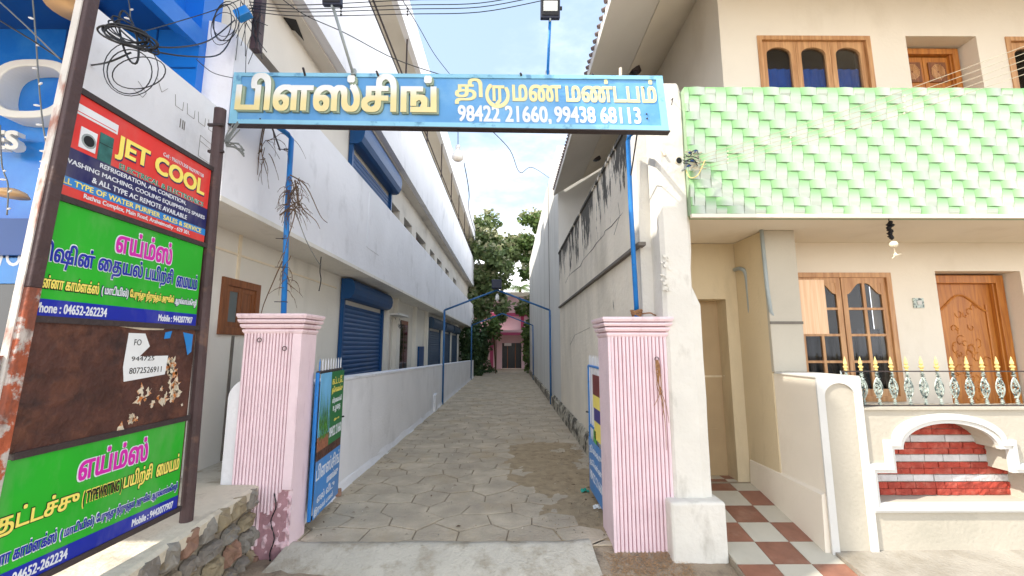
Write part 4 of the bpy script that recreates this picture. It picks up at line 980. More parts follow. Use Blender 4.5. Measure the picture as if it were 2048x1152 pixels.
# lower window: two glazed leaves, 2 x 4 panes with ogee heads
x0, x1, z0, z1 = LW; f = wall_y(YF - .02, YF + .09, x0, x1, z0, z1, [(x0 + .05, x1 - .05, z0 + .05, z1 - .05)]).build('window', 'wood', h)
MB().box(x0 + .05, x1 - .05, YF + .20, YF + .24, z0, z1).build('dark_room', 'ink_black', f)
xm = (x0 + x1) / 2
for a, b in ((x0 + .053, xm - .006), (xm + .006, x1 - .053)):
    s = MB(); y = YF + .0; w = .05; t_ = .03; lo, hi = z0 + .05, z1 - .05
    s.box(a, a + w, y, y + t_, lo, hi); s.box(b - w, b, y, y + t_, lo, hi); s.box(a + w, b - w, y, y + t_, lo, lo + .07); s.box(a + w, b - w, y, y + t_, hi - .055, hi)
    mid = (a + b) / 2; s.box(mid - .014, mid + .014, y + .002, y + t_, lo + .07, hi - .055)
    zz = [lo + .07 + (hi - .055 - lo - .07) * k / 4 for k in (1, 2, 3)]
    for q in zz: s.box(a + w, mid - .014, y + .002, y + t_, q - .012, q + .012); s.box(mid + .014, b - w, y + .002, y + t_, q - .012, q + .012)
    for side, e0, e1 in ((1, a + w, mid - .014), (-1, mid + .014, b - w)):      # ogee filler at the head
        n_ = 10
        for i in range(n_):
            u0, u1 = i / n_, (i + 1) / n_
            hgt = lambda u: .115 * (.5 + .5 * math.cos(math.pi * min(1, (u if side == 1 else 1 - u) * 1.15))) + .004
            s.prism([(e0 + (e1 - e0) * u0, y + .004, hi - .055), (e0 + (e1 - e0) * u1, y + .004, hi - .055), (e0 + (e1 - e0) * u1, y + .004, hi - .055 - hgt(u1)), (e0 + (e1 - e0) * u0, y + .004, hi - .055 - hgt(u0))], (0, t_ - .006, 0))
    so_ = s.build('sash', 'wood', f); zl = [lo + .07] + zz + [hi - .055]
    for k in range(4):
        for e0, e1 in ((a + w, mid), (mid, b - w)): MB().box(e0, e1, y + .012, y + .017, zl[k], zl[k + 1]).build('pane', 'glass_clear', so_)
mb = MB(); vs = []
for i in range(41):
    x = x0 + .06 + (x1 - x0 - .12) * i / 40; vs += [(x, YF + .12 + .01 * math.sin(i * 1.1), z0), (x, YF + .12 + .01 * math.sin(i * 1.1), z0 + .72)]
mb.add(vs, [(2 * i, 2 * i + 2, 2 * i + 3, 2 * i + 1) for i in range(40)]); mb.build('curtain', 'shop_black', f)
c = P(1838, 606, Y=YF - .01); sw = MB().box(c.x - .055, c.x + .05, YF - .012, YF, c.z - .05, c.z + .05).build('switch_plate', 'cast_iron', h); MB().box(c.x - .02, c.x + .024, YF - .018, YF - .012, c.z - .018, c.z + .024).build('switch_button', 'trim', sw)
# plywood sheet leaning beside the column
a, b = P(1603, 560, Y=3.86), P(1657, 668, Y=3.86)
tag(MB().box(X0 + .293, b.x, 3.85, 3.862, b.z, a.z).build('plywood_board', 'ply'), 'narrow plywood board beside the column, covering part of the lower window', 'board')
# grey pipes
pipe('drain_pipe', [P(1520, 432, Y=3.80), P(1534, 575, Y=3.80), P(1541, 622, Y=3.80), P(1546, 634, Y=3.82), P(1552, 634, Y=3.86)], .017, 'grey_pipe', 'grey drain pipe dropping from the balcony beside the corner column', 'pipe', 'grey drain pipes')
pipe('drain_pipe', smooth_pts([P(1468, 540, Y=4.33), P(1480, 537, Y=4.18), P(1491, 546, Y=4.14), P(1496, 580, Y=4.14), P(1500, 622, Y=4.14), P(1503, 640, Y=4.16)], 4), .019, 'grey_pipe', 'short grey drain pipe hooked out of the recess wall above the narrow door', 'pipe', 'grey drain pipes')

# ================================================================== FRONT WALL of the cream house with niche and railing
fw = thing('front_wall', 'low cream front wall with stepped arched niche and white trimmed pier', 'wall')
YW = 3.30
def niche_outline(off):
    """stepped arch polygon (x, z), grown outwards by off"""
    cx, pts = 3.34, []
    b, z1, z2 = .345 - off, .565 + off, .735 + off
    w1, w2, w3 = .59 + off, .44 + off, .37 + off
    pts += [(cx - w1, b), (cx + w1, b), (cx + w1, z1), (cx + w2, z1), (cx + w2, z2), (cx + w3, z2)]
    for i in range(1, 24): a = math.pi * i / 24; pts.append((cx + w3 * math.cos(a), z2 + (.19 + off * .1) * math.sin(a) * 1.0))
    pts += [(cx - w3, z2), (cx - w2, z2), (cx - w2, z1), (cx - w1, z1)]
    return pts
inner, outer = niche_outline(0), niche_outline(.062)
# wall face with the niche cut out: fill between the outline and the panel rectangle by strips
mb = MB(); X_a, X_b, Z_a, Z_b = 2.69, 7.5, -.1, 1.02
xs = sorted({round(p[0], 4) for p in inner})
def span(x):
    """z-range of the opening at x"""
    zz = []
    for i in range(len(inner)):
        (ax, az), (bx, bz) = inner[i], inner[(i + 1) % len(inner)]
        if (ax - x) * (bx - x) < 0: zz.append(az + (bz - az) * (x - ax) / (bx - ax))
    return (min(zz), max(zz)) if zz else None
mb.box(X_a, xs[0], YW + .02, YW + .22, Z_a, Z_b); mb.box(xs[-1], X_b, YW + .02, YW + .22, Z_a, Z_b)
for a, b in zip(xs, xs[1:]):
    if b - a < 1e-4: continue
    e = 1e-4; s0, s1 = span(a + e), span(b - e)
    mb.prism([(a, YW + .02, Z_a), (b, YW + .02, Z_a), (b, YW + .02, s1[0]), (a, YW + .02, s0[0])], (0, .2, 0))
    mb.prism([(a, YW + .02, s0[1]), (b, YW + .02, s1[1]), (b, YW + .02, Z_b), (a, YW + .02, Z_b)], (0, .2, 0))
mb.build('wall', 'cream_front', fw)
def ring(inn, out, y0, y1, m, nm, inset=0):
    mb = MB(); n = len(inn); vs = [(x, y0, z) for x, z in inn] + [(x, y0, z) for x, z in out] + [(x, y1, z) for x, z in inn] + [(x, y1, z) for x, z in out]
    fs = []
    for i in range(n):
        j = (i + 1) % n; fs += [(i, j, n + j, n + i), (n + i, n + j, 3 * n + j, 3 * n + i), (i, 2 * n + i, 2 * n + j, j)]
    mb.add(vs, fs); return mb.build(nm, m, fw)
ring(niche_outline(-.004), outer, YW - .002, YW + .025, 'trim', 'niche_trim'); ring(niche_outline(.022), niche_outline(.045), YW - .014, YW, 'trim', 'niche_moulding')
# niche back: split-stone courses
MB().box(2.6, 4.1, YW + .18, YW + .23, .3, 1.0).build('niche_back', 'mortar', fw)
courses = [(0, 0, 0), (.348, .398, 1), (.398, .447, 1), (.450, .501, 0), (.504, .550, 1), (.550, .596, 1), (.599, .651, 0), (.654, .700, 1), (.700, .746, 1), (.749, .800, 0), (.803, .85, 1), (.85, .90, 1), (.90, .95, 1)]
r = random.Random(21)
for ci, (za, zb, red) in enumerate(courses):
    if ci == 0: continue
    x = 2.72 - r.uniform(0, .06)
    while x < 4.0:
        w = r.uniform(.07, .13) if red else r.uniform(.10, .16)
        a, b = max(x, 2.72), min(x + w, 4.0)
        if b - a > .02:
            mb = MB(); n_ = 4; vs = []; yy = YW + .175 - r.uniform(0, .007)
            for j in range(3):
                for i in range(n_): vs.append((a + .002 + (b - a - .004) * i / (n_ - 1), yy - r.uniform(0, .008 if red else .003) * (1 if 0 < i < n_ - 1 or j == 1 else .3), za + .002 + (zb - za - .004) * j / 2))
            bk = [(x_, YW + .182, z_) for x_, y_, z_ in vs]
            fs = [(j * n_ + i, j * n_ + i + 1, (j + 1) * n_ + i + 1, (j + 1) * n_ + i) for j in range(2) for i in range(n_ - 1)]
            k = len(vs); fs += [(i, i + k, i + 1 + k, i + 1) for i in range(n_ - 1)] + [(2 * n_ + i, 2 * n_ + i + 1, 2 * n_ + i + 1 + k, 2 * n_ + i + k) for i in range(n_ - 1)] + [(0, n_, n_ + k, k), (n_, 2 * n_, 2 * n_ + k, n_ + k), (n_ - 1, n_ - 1 + k, 2 * n_ - 1 + k, 2 * n_ - 1), (2 * n_ - 1, 2 * n_ - 1 + k, 3 * n_ - 1 + k, 3 * n_ - 1)]
            mb.add(vs + bk, fs); mb.build('brick', 'brick_red' if red else 'brick_white', fw)
        x += w
MB().box(2.66, 7.5, YW + .0, YW + .24, 1.02, 1.035).build('coping', 'cream_front', fw)
# white-trimmed pier and side wall
MB().box(2.385, 2.689, YW + .012, YW + .20, -.1, 1.262).build('pier', 'cream_front', fw)
mb = MB(); xa, xb = 2.362, 2.705; tw = .055
mb.box(xa, xa + tw, YW - .003, YW + .011, -.06, 1.262); mb.box(xb - tw, xb, YW - .003, YW + .011, -.1, 1.262)
cx = (xa + xb) / 2; hw = (xb - xa) / 2 - tw; n_ = 14; zs = 1.12
for i in range(n_):
    a0, a1 = math.pi * i / n_, math.pi * (i + 1) / n_; p, q = (cx + hw * math.cos(a0), zs + .10 * math.sin(a0)), (cx + hw * math.cos(a1), zs + .10 * math.sin(a1))
    mb.prism([(p[0], YW - .003, p[1]), (q[0], YW - .003, q[1]), (q[0], YW - .003, 1.262), (p[0], YW - .003, 1.262)], (0, .014, 0))
mb.build('pier_trim', 'trim', fw)
MB().box(2.37, 2.384, YW + .013, 3.838, -.1, 1.262).build('side_wall', 'cream', fw)
MB().box(2.384, 2.689, YW + .2, 3.838, -.1, 1.262).build('pier_core', 'cream_front', fw)
MB().box(2.355, 2.70, YW - .004, 3.80, 1.262, 1.275).build('pier_cap', 'trim', fw)
mb = MB(); mb.prism([(2.372, YW + .02, -.1), (2.32, YW + .02, -.1), (2.335, YW + .02, .40), (2.372, YW + .02, .42)], (.015, .98, 0)); mb.build('battered_base', 'cream', fw)
rl = thing('railing', 'railing of cast iron balusters with gold spearheads on the low front wall', 'railing')
yR = YW + .09
MB().box(2.63, 7.4, yR - .004, yR + .004, 1.300, 1.309).build('rail', 'dark_metal', rl); MB().box(2.70, 7.4, yR - .006, yR + .006, 1.036, 1.044).build('rail', 'dark_metal', rl)
MB().box(2.628, 2.636, yR - .004, yR + .004, 1.262, 1.309).build('rail_end', 'grey_pipe', rl)
def baluster_parts():
    m = MB(); zb = 1.042
    m.tube([(0, 0, zb), (0, 0, 1.30)], .0055, 6)
    for k, z in enumerate((1.052, 1.066, 1.080, 1.268, 1.281, 1.294)): m.lathe((0, 0, z), [(.006, -.006), (.017 - .002 * (k % 3), 0), (.006, .006)], 8)
    for s in (-1, 1):                                  # lens-shaped cage with scrolls inside
        m.tube([(s * .034 * math.sin(math.pi * i / 10) ** .9 if 0 < i < 10 else 0, 0, 1.09 + .17 * i / 10) for i in range(11)], .0048, 5)
        m.tube([(0, s * .026 * math.sin(math.pi * i / 10), 1.09 + .17 * i / 10) for i in range(11)], .004, 5)
        for zc, R_ in ((1.15, .014), (1.19, .014), (1.22, .009)):
            m.tube([(s * (.013 + R_ * (1 - i / 14) * math.cos(i * .6) * .8), -.004, zc + R_ * (1 - i / 14) * math.sin(i * .6)) for i in range(12)], .003, 4)
    for k in range(5):
        z = 1.11 + k * .032; m.tube([(-.024, 0, z - .012), (0, -.006, z), (.024, 0, z + .014)], .003, 4)
    body = m
    t = MB(); t.lathe((0, 0, 1.309), [(.006, 0), (.013, .006), (.007, .013), (.017, .028), (.017, .036), (.006, .042), (.0135, .055), (.010, .075), (.0015, .112)], 8)
    return body, t
bb, tt = baluster_parts(); b0 = None
for k in range(30):
    x = 2.672 + .1215 * k
    if x > 4.9: break
    if b0 is None:
        b0 = bb.build('baluster', 'cast_iron', rl); s0 = tt.build('spearhead', 'gold', b0); b0.location.x = x; b0.location.y = yR
    else:
        c = b0.copy(); COL.objects.link(c); c.parent = rl; c.location = (x, yR, 0); s_ = s0.copy(); COL.objects.link(s_); s_.parent = c
# hanging charm
t = thing('hanging_charm', 'dark knotted charm with a white shell hanging from the green balcony edge', 'charm')
c = P(1777, 434, Y=3.40); mb = MB(); r = random.Random(3)
mb.tube([c, c - Vector((0, 0, .05))], .004, 5)
for k in range(16):
    q = c - Vector((r.uniform(-.018, .012), r.uniform(-.012, .012), .045 + .15 * k / 16)); mb.lathe(q, [(.004, -.014), (.019, 0), (.004, .014)], 5)
mb.build('knotted_cord', 'ink_black', t); q = c - Vector((-.012, 0, .235)); MB().lathe(q, [(.008, -.03), (.028, -.016), (.032, .002), (.024, .02), (.006, .03)], 12).build('shell', 'ceramic', t, smooth=True)
q2 = q - Vector((-.006, 0, .09)); mb = MB(); mb.lathe(q2, [(.004, -.014), (.015, -.004), (.012, .008), (.003, .02)], 8); mb.tube([q2 + Vector((-.03, 0, -.03)), q2, q2 + Vector((.05, 0, .008))], .0035, 4); mb.tube([q, q2], .002, 4); mb.build('bird_figure', 'ceramic', t)
# camera, stubs and service wires on the white pillar
t = thing('security_camera', 'small cream bullet security camera on the side of the white pillar', 'camera')
c = P(1358, 321, Y=3.38); d = Vector((.25, -1, -.1)).normalized()
MB().tube([c - d * .10, c], .034, 14).build('camera_body', 'ceramic', t, smooth=False); MB().tube([c - d * .002, c + d * .003], .026, 14).build('lens', 'ink_black', t); MB().tube([c - d * .07, c - d * .08 + Vector((-.03, .06, .02))], .01, 8).build('mount', 'ceramic', t)
pipe('pipe_stub', smooth_pts([P(1313, 296, Y=3.47), P(1320, 297, Y=3.40), P(1326, 304, Y=3.38), P(1330, 312, Y=3.37)], 3), .009, 'ceramic', 'small bent white pipe stub on the white pillar beside the camera', 'pipe')
t = thing('wire_cluster', 'tangle of service wire clamps where pale cables meet the green balcony', 'wires')
mb = MB(); r = random.Random(31)
for k in range(12):
    a = P(1372 + r.uniform(-4, 12), 318 + r.uniform(-16, 22), Y=3.29); pts = [a, a + Vector((r.uniform(.02, .1), -.01, r.uniform(-.03, .03))), a + Vector((r.uniform(.05, .13), -.02, r.uniform(-.05, .03))), a + Vector((r.uniform(0, .08), -.01, r.uniform(-.06, .02)))]
    mb.tube(smooth_pts(pts, 5), .0028, 5)
mb.build('wire_loops', 'wire_pale', t)
mb = MB()
for k in range(7):
    a = P(1370 + r.uniform(-6, 10), 312 + r.uniform(-12, 20), Y=3.28); mb.tube(smooth_pts([a, a + Vector((r.uniform(.02, .08), -.015, r.uniform(-.03, .03))), a + Vector((r.uniform(.04, .13), -.02, r.uniform(-.06, .03)))], 5), .0035, 5)
mb.build('dark_wires', 'wire', t)
MB().tube(smooth_pts([P(1372, 340, Y=3.3), P(1380, 355, Y=3.28), P(1396, 350, Y=3.26), P(1410, 320, Y=3.26)], 5), .004, 6).build('yellow_wire', 'gold', t)
for (u, v) in ((1378, 306), (1382, 322), (1376, 332), (1390, 303)): c = P(u, v, Y=3.29); MB().box(c.x - .006, c.x + .022, c.y - .01, c.y + .01, c.z - .006, c.z + .006).build('clamp', 'shop_blue_dk', t)
MB().tube([P(1364, 341, Y=3.33), P(1370, 338, Y=3.3), P(1374, 320, Y=3.3)], .010, 8).build('bracket', 'grey_pipe', t)
for k in range(5):
    a = P(1395, 312 + k * 7, Y=3.26); b = P(2330, -18 + k * 17, Y=1.9); names = ['topmost', 'second from top', 'middle', 'fourth from top', 'lowest']
    o = tag(MB().tube([a.lerp(b, i / 12) - Vector((0, 0, .05 * 4 * (i / 12) * (1 - i / 12))) for i in range(13)], .0019, 5).build('service_cable', 'wire_pale'), names[k] + ' of the five pale service cables crossing the green balcony', 'cable', 'pale service cables')
for ti in (.10, .285, .56, .80):
    for k in range(1, 5):
        a = P(1395, 312 + k * 7, Y=3.26); b = P(2330, -18 + k * 17, Y=1.9); p = a.lerp(b, ti) - Vector((0, 0, .2 * ti * (1 - ti)))
        MB().lathe(p, [(.003, -.006), (.006, 0), (.003, .006)], 6).build('cable_spacer', 'ceramic', t)

# ================================================================== LEFT WHITE BUILDING along the alley
wb = thing('white_building', 'long white building with blue shutters and stacked parapets along the left of the alley', 'building')
XB = -2.18; XW = -2.65; X1 = -2.5; YB0, YB1 = 3.07, 26.0
# ground-floor wall
WIN = (3.87, 4.41, 1.63, 2.12)
wall_x(XW - .2, XW, 2.6, YB1, .3, 2.64, [WIN, (9.15, 9.5, .46, 2.1), (10.3, 11.2, .7, 2.15)]).build('wall', 'cream_low', wb)
def band(z0, z1, nm, m='white_band'):
    mb = MB(); mb.box(XB - .12, XB, YB0 + .03, YB1, z0, z1); mb.box(XW - .3, XB, YB0, YB0 + .12, z0, z1); return mb.build(nm, m, wb)
mb = MB(); mb.box(XB - .12, XB, YB0 + .12, YB1, 2.63, 3.97); o = mb.build('parapet', 'white_band', wb)
# rounded front end of the first parapet
mb = MB(); n_ = 14; xa, xb = XW - .02, XB; pr_ = [(xa, 2.63), (xb, 2.63), (xb, 3.93)] + [((xa + xb) / 2 + (xb - xa) / 2 * math.cos(math.pi * i / n_) , 3.93 + .16 * math.sin(math.pi * i / n_)) for i in range(1, n_)] + [(xa, 3.93)]
mb.prism([(x, YB0, z) for x, z in pr_], (0, .12, 0)); mb.build('parapet_end', 'white_band', wb)
MB().box(XW - .2, XB + .012, YB0 - .01, YB1, 2.585, 2.628).build('drip_edge', 'cream_low', wb)
MB().box(XW, XB - .12, YB0 + .12, YB1, 2.63, 2.75).build('slab', 'soffit', wb)
MB().box(XB - .03, XB + .006, 6.3, 6.9, 3.0, 3.9).build('plaster_patch', 'white_band', wb)
# first floor
holes = [(3.7, 4.4, 3.6, 4.45), (8.64, 9.3, 3.0, 4.55), (9.7, 10.5, 3.0, 4.55), (11.0, 12.3, 3.0, 4.55), (13.0, 13.8, 3.0, 4.55), (14.3, 15.3, 3.0, 4.55), (16.2, 17.2, 3, 4.55), (18.5, 19.6, 3, 4.55)]
wall_x(X1 - .2, X1, 3.2, YB1, 2.75, 5.1, holes).build('wall', 'soffit', wb)
for y0, y1, z0, z1 in holes: 
    w_ = MB().box(X1 - .19, X1 - .16, y0, y1, z0, z1).build('window', 'glass_dark', wb)
    MB().box(X1 - .16, X1 - .12, (y0 + y1) / 2 - .03, (y0 + y1) / 2 + .03, z0, z1).build('window_mullion', 'wood_brown', w_)
# rolling shutters
def shutter(x, y0, y1, z0, z1, zh, m, bxw=.22, pitch=.075):
    mb = MB(); n_ = int((z1 - z0) / pitch); vs = []; k = 0
    for i in range(n_):
        for q in range(4):
            a = q / 4; z = z0 + (i + a) * pitch; vs += [(x + .012 * math.sin(a * math.pi), y0, z), (x + .012 * math.sin(a * math.pi), y1, z)]; k += 1
    mb.add(vs, [(2 * i, 2 * i + 1, 2 * i + 3, 2 * i + 2) for i in range(k - 1)])
    s = mb.build('shutter', m, wb)
    MB().box(x - .01, x + .05, y0 - .06, y0, z0, z1 + .02).build('shutter_guide', m, s); MB().box(x - .01, x + .05, y1, y1 + .06, z0, z1 + .02).build('shutter_guide', m, s)
    hb = MB(); c = (zh + z1) / 2 + .0; r_ = (zh - z1) / 2
    pr = [(x, z1)] + [(x + bxw * .55 + bxw * .45 * math.cos(a), c + r_ * math.sin(a)) for a in [math.radians(d) for d in (-90, -60, -30, 0, 30, 60, 90)]] + [(x, zh)]
    hb.prism([(px, y0 - .08, pz) for px, pz in pr], (0, y1 - y0 + .16, 0)); hb.build('shutter_box', m, s); return s
shutter(XW + .02, 6.62, 8.62, .46, 2.24, 2.56, 'blue_shutter')
for a, b in ((13.7, 15.9), (16.4, 18.4), (18.9, 20.9)): shutter(XW + .02, a, b, .46, 2.1, 2.45, 'blue_shutter_grey')
shutter(X1 + .02, 6.25, 8.35, 2.9, 4.62, 5.09, 'blue_shutter', .24)
# small brown window
y0, y1, z0, z1 = WIN
w_ = wall_x(XW - .03, XW + .025, y0 - .02, y1 + .02, z0 - .02, z1 + .02, [(y0 + .05, y1 - .05, z0 + .05, z1 - .05)]).build('window', 'wood_brown', wb)
mb = MB(); ym = y0 + (y1 - y0) * .5
for a, b in ((y0 + .052, ym), (ym + .006, y1 - .052)): mb.box(XW - .01, XW + .01, a, a + .045, z0 + .052, z1 - .052); mb.box(XW - .01, XW + .01, b - .045, b, z0 + .052, z1 - .052); mb.box(XW - .01, XW + .01, a + .045, b - .045, z0 + .052, z0 + .10); mb.box(XW - .01, XW + .01, a + .045, b - .045, z1 - .10, z1 - .052)
so_ = mb.build('sash', 'wood_brown', w_); MB().box(XW - .004, XW - .0, y0 + .06, ym - .02, z0 + .06, z1 - .06).build('pane', mat('frosted_pane', srgb(96, 104, 104), .3, .08, 6), so_)
MB().box(XW - .006, XW + .002, ym + .04, y1 - .06, z0 + .06, z1 - .06).build('panel', 'wood_brown', so_)
MB().box(XW - .1, XW - .06, 9.15, 9.5, .46, 2.1).build('door', 'wood_brown', wb)
w_ = MB().box(XW - .08, XW - .03, 10.3, 11.2, .7, 2.15).build('window', 'wood_brown', wb)
for k in range(2): MB().box(XW - .03, XW - .02, 10.38 + k * .42, 10.72 + k * .42, .8, 2.05).build('pane', 'glass_dark', w_)
for a in (8.85, 9.62, 11.6, 13.2, 16.1, 18.6, 21.2): MB().box(XW, XW + .10, a, a + .16, .46, 2.585).build('pilaster', 'cream_low', wb)
MB().box(XW, XW + .05, 12.3, 13.0, .46, 1.5).build('dado', 'blue_shutter', wb)
MB().box(XW, XW + .30, 9.0, 9.9, 2.17, 2.21).build('sunshade', 'trim', wb)
mb = MB(); r = random.Random(13)
for k in range(5): mb.tube(smooth_pts([(XW + .05, 9.6 + k * .1, 2.15), (XW + .12, 9.7 + r.uniform(0, .3), 1.98 - r.uniform(0, .1)), (XW + .06, 10.1, 2.12)], 4), .006, 4)
mb.build('loose_wires', 'wire', wb)
# conduits on the wall
MB().box(XW, XW + .014, 2.9, 6.4, 2.375, 2.395).build('conduit', 'ceramic', wb); MB().box(XW, XW + .018, 4.04, 4.07, 2.14, 2.585).build('conduit', 'ceramic', wb)
MB().box(XW, XW + .012, 4.06, 4.09, .46, 1.6).build('conduit', 'grey_ledge', wb)
# second parapet, gallery, roof
mb = MB(); mb.box(XB - .12, XB, YB0 + .12, YB1, 5.13, 6.78); mb.box(XW - .6, XB, YB0, YB0 + .12, 5.13, 6.78); mb.build('parapet', 'white_band', wb)
MB().box(XW - .6, XB - .121, YB0 + .12, YB1, 5.10, 5.2).build('slab', 'soffit', wb)
mb = MB(); mb.box(XB - .12, XB, YB0 + .12, YB1, 8.15, 8.96); mb.box(XW - 1, XB, YB0, YB0 + .12, 8.15, 8.96); mb.build('roof_fascia', 'white_band', wb)
MB().box(XW - 2.5, XB - .121, YB0 + .12, YB1, 8.15, 8.3).build('roof_slab', 'soffit', wb)
MB().box(XW - 2.6, XW - 1.4, YB0, YB1, 5.2, 8.15).build('wall', 'soffit', wb)
MB().box(XW - 3.5, XW - .2, YB1 - .2, YB1, 0, 8.9).build('wall', 'white_wall', wb)
MB().box(XW - 4, XW - .2, 3.3, 3.5, 2.6, 8.9).build('wall', 'white_wall', wb)
for z in (6.95, 7.13): MB().tube([(XB - .06, YB0 + .1, z), (XB - .06, YB1, z)], .018, 6).build('handrail', 'dark_metal', wb)
for k in range(10): MB().tube([(XB - .06, 3.6 + k * 2.4, 6.78), (XB - .06, 3.6 + k * 2.4, 8.15)], .02, 6).build('gallery_post', 'dark_metal', wb)
for (y, z, R_) in ((9.5, 7.6, .10), (13, 7.5, .08)): pass
MB().box(XB - .12 - .9, XB - .12, 24.5, 26, 9.0, 9.9).build('stair_head', 'white_wall', wb)
a = P(876, 134, X=XB); MB().box(XB - .9, XB + .0, 12.2, 13.6, 8.965, 9.35).build('roof_tank_box', 'white_wall', wb)
# broken hole in the soffit over the sign
c0 = P(500 + 55, 70, Z=5.095)
mb = MB(); ho = [(560, 55), (585, 85), (583, 60), (590, 62), (608, 82), (592, 40), (568, 35)]
pts = [P(u, v, Z=5.094) for u, v in ho]; mb.prism(pts, (0, 0, .004)); mb.build('broken_hole', 'ink_black', wb)
# ground-floor platform and low wall
structure(MB().box(-9, XL - .35, 3.46, 21, -.1, .45).build('raised_platform', 'concrete'))
lw = thing('boundary_wall', 'low white wall along the left edge of the alley path', 'wall')
mb = MB(); mb.add([(XL - .2, 3.68, -.15), (XL, 3.68, -.15), (XL, 21.2, -.15), (XL - .2, 21.2, -.15), (XL - .2, 3.68, 1.16), (XL, 3.68, 1.16), (XL, 21.2, .80), (XL - .2, 21.2, .80)],
    [(0, 1, 5, 4), (1, 2, 6, 5), (2, 3, 7, 6), (3, 0, 4, 7), (4, 5, 6, 7), (0, 3, 2, 1)]); mb.build('wall', 'white_wall', lw, bevel=.012)
mb = MB(); n_ = 80; vs = []
for i in range(n_ + 1):
    y = 3.7 + 17.4 * i / n_
    for q, (dx, z) in enumerate(((0, .09), (.010, .06), (.025, .0), (.045, -.02))): vs.append((XL + dx + .012 * noise.noise(Vector((y * 5, q, 3))), y, z + .04 * noise.noise(Vector((y * 2, q * .5, 8)))))
mb.add(vs, [(i * 4 + q, (i + 1) * 4 + q, (i + 1) * 4 + q + 1, i * 4 + q + 1) for i in range(n_) for q in range(3)]); mb.build('base_fillet', 'white_wall', lw)
mb = MB(); mb.add([(XL - .21, 3.68, 1.16), (XL + .006, 3.68, 1.16), (XL + .006, 21.2, .80), (XL - .21, 21.2, .80), (XL - .21, 3.68, 1.185), (XL + .006, 3.68, 1.185), (XL + .006, 21.2, .825), (XL - .21, 21.2, .825)], [(0, 1, 5, 4), (1, 2, 6, 5), (2, 3, 7, 6), (3, 0, 4, 7), (4, 5, 6, 7), (0, 3, 2, 1)]); mb.build('coping', 'white_band', lw)
MB().box(XL, XL + .07, 10.0, 10.3, 0, .4).build('base_block', 'white_wall', lw, bevel=.02)
# stub wall with rounded top beside the left pillar
mb = MB(); xa, xb = -2.22, -1.98
pr_ = [(xa, .3), (xb, .3), (xb, 1.27)] + [(xb - (xb - xa) * math.sin(a), 1.10 + .17 * math.cos(a)) for a in [math.pi / 2 * i / 8 for i in range(9)]]
mb.prism([(x, 3.42, z) for x, z in pr_], (0, .2, 0)); tag(mb.build('stub_wall', 'white_wall', bevel=.01), 'short white wall with rounded top just left of the pink left pillar', 'wall')
MB().box(XW + .001, XW + .02, 4.10, 6.5, .45, .62)

# ================================================================== ADVERT FRAME on the left
XN = -1.95; Ya, Yb = 1.70, 2.66
nf = thing('notice_frame', 'tall brown steel frame holding advert boards at the left', 'notice board')
pa = [P(100 + 12, 420, X=XN).y]
mb = MB(); yl = P(178, 60, X=XN).y; yl2 = P(30, 800, X=XN).y
topL = Vector((XN + .0, 1.815, 4.6)); botL = Vector((XN + .0, 1.645, .42))
mid = botL.lerp(topL, .315); mb.prism([botL + Vector((-.016, -.016, 0)), botL + Vector((.028, -.016, 0)), botL + Vector((.028, .033, 0)), botL + Vector((-.016, .033, 0))], mid - botL); mb.build('post', 'rust_orange', nf, bevel=.004)
mb = MB(); mb.prism([mid + Vector((-.016, -.016, 0)), mid + Vector((.028, -.016, 0)), mid + Vector((.028, .033, 0)), mid + Vector((-.016, .033, 0))], topL - mid); mb.build('post', 'rust_post', nf, bevel=.004)
mb = MB(); mb.prism([botL + Vector((-.024, -.022, 0)), botL + Vector((.006, -.022, 0)), botL + Vector((.006, -.0165, 0)), botL + Vector((-.024, -.0165, 0))], topL - botL); mb.build('sunlit_edge', mat('pale_sunlit_strip', srgb(204, 198, 190), .8, .1, 9, .3, 40, dirt=srgb(150, 84, 62), dirt_amt=.8, streak=(9, 9, 2.5), streak_t=(.55, .63)), nf)  # sunlight on the post's left face painted as a pale, rust-spotted strip
MB().tube([botL + Vector((-.02, -.045, 0)), botL.lerp(topL, .12) + Vector((-.02, -.040, 0)), botL.lerp(topL, .25) + Vector((-.02, -.034, 0))], .015, 8).build('side_pipe', 'rust_orange', nf, smooth=True)
bt, tp = P(372, 1046, X=XN), P(441, 219, X=XN)
MB().tube([Vector((XN, bt.y, bt.z)), Vector((XN, tp.y, tp.z))], .036, 12).build('post', 'rust_post', nf)
for v in (250, 303): c = P(432, v, X=XN); MB().box(c.x - .05, c.x + .05, c.y - .01, c.y + .01, c.z - .008, c.z + .008).build('clamp', 'dark_metal', nf)
def bd(zt, zb, nm, m, out=0.0, lean=0):
    ys = 1.735 if zt > 2.3 else 1.715 if zt > 1.9 else 1.695 if zt > 1.3 else 1.66
    b = Board((XN - .006, ys, zb), (XN - .006, Yb - .03, zb), (XN - .006, ys, zt), (XN - .006, Yb - .03, zt))
    if b.n.x < 0: b.n = -b.n
    o = b.panel(MB(), 0, 1, 0, 1, 0, .01).build(nm, m, nf); return b, o
Yr_ = lambda v, u=405: P(u, v, X=XN).z
Zs = [Yr_(338, 416), Yr_(489, 403), Yr_(652, 388), Yr_(832, 375), Yr_(1000, 365)]
Z1t, Z1b = P(416, 338, X=XN).z, P(403, 489, X=XN).z
Z2b, Z3b, Z4b = P(385, 652, X=XN).z, P(373, 836, X=XN).z, P(360, 1012, X=XN).z
for z in (Z1t + .012, Z1b - .0, Z2b - .012, Z3b, Z4b - .012): MB().box(XN - .011, XN + .014, 1.735, Yb, z - .014, z + .014).build('crossbar', 'dark_metal', nf)
MB().box(XN - .03, XN - .012, 1.745, Yb, Z4b, Z1t).build('back_sheet', 'rusty_sheet', nf)
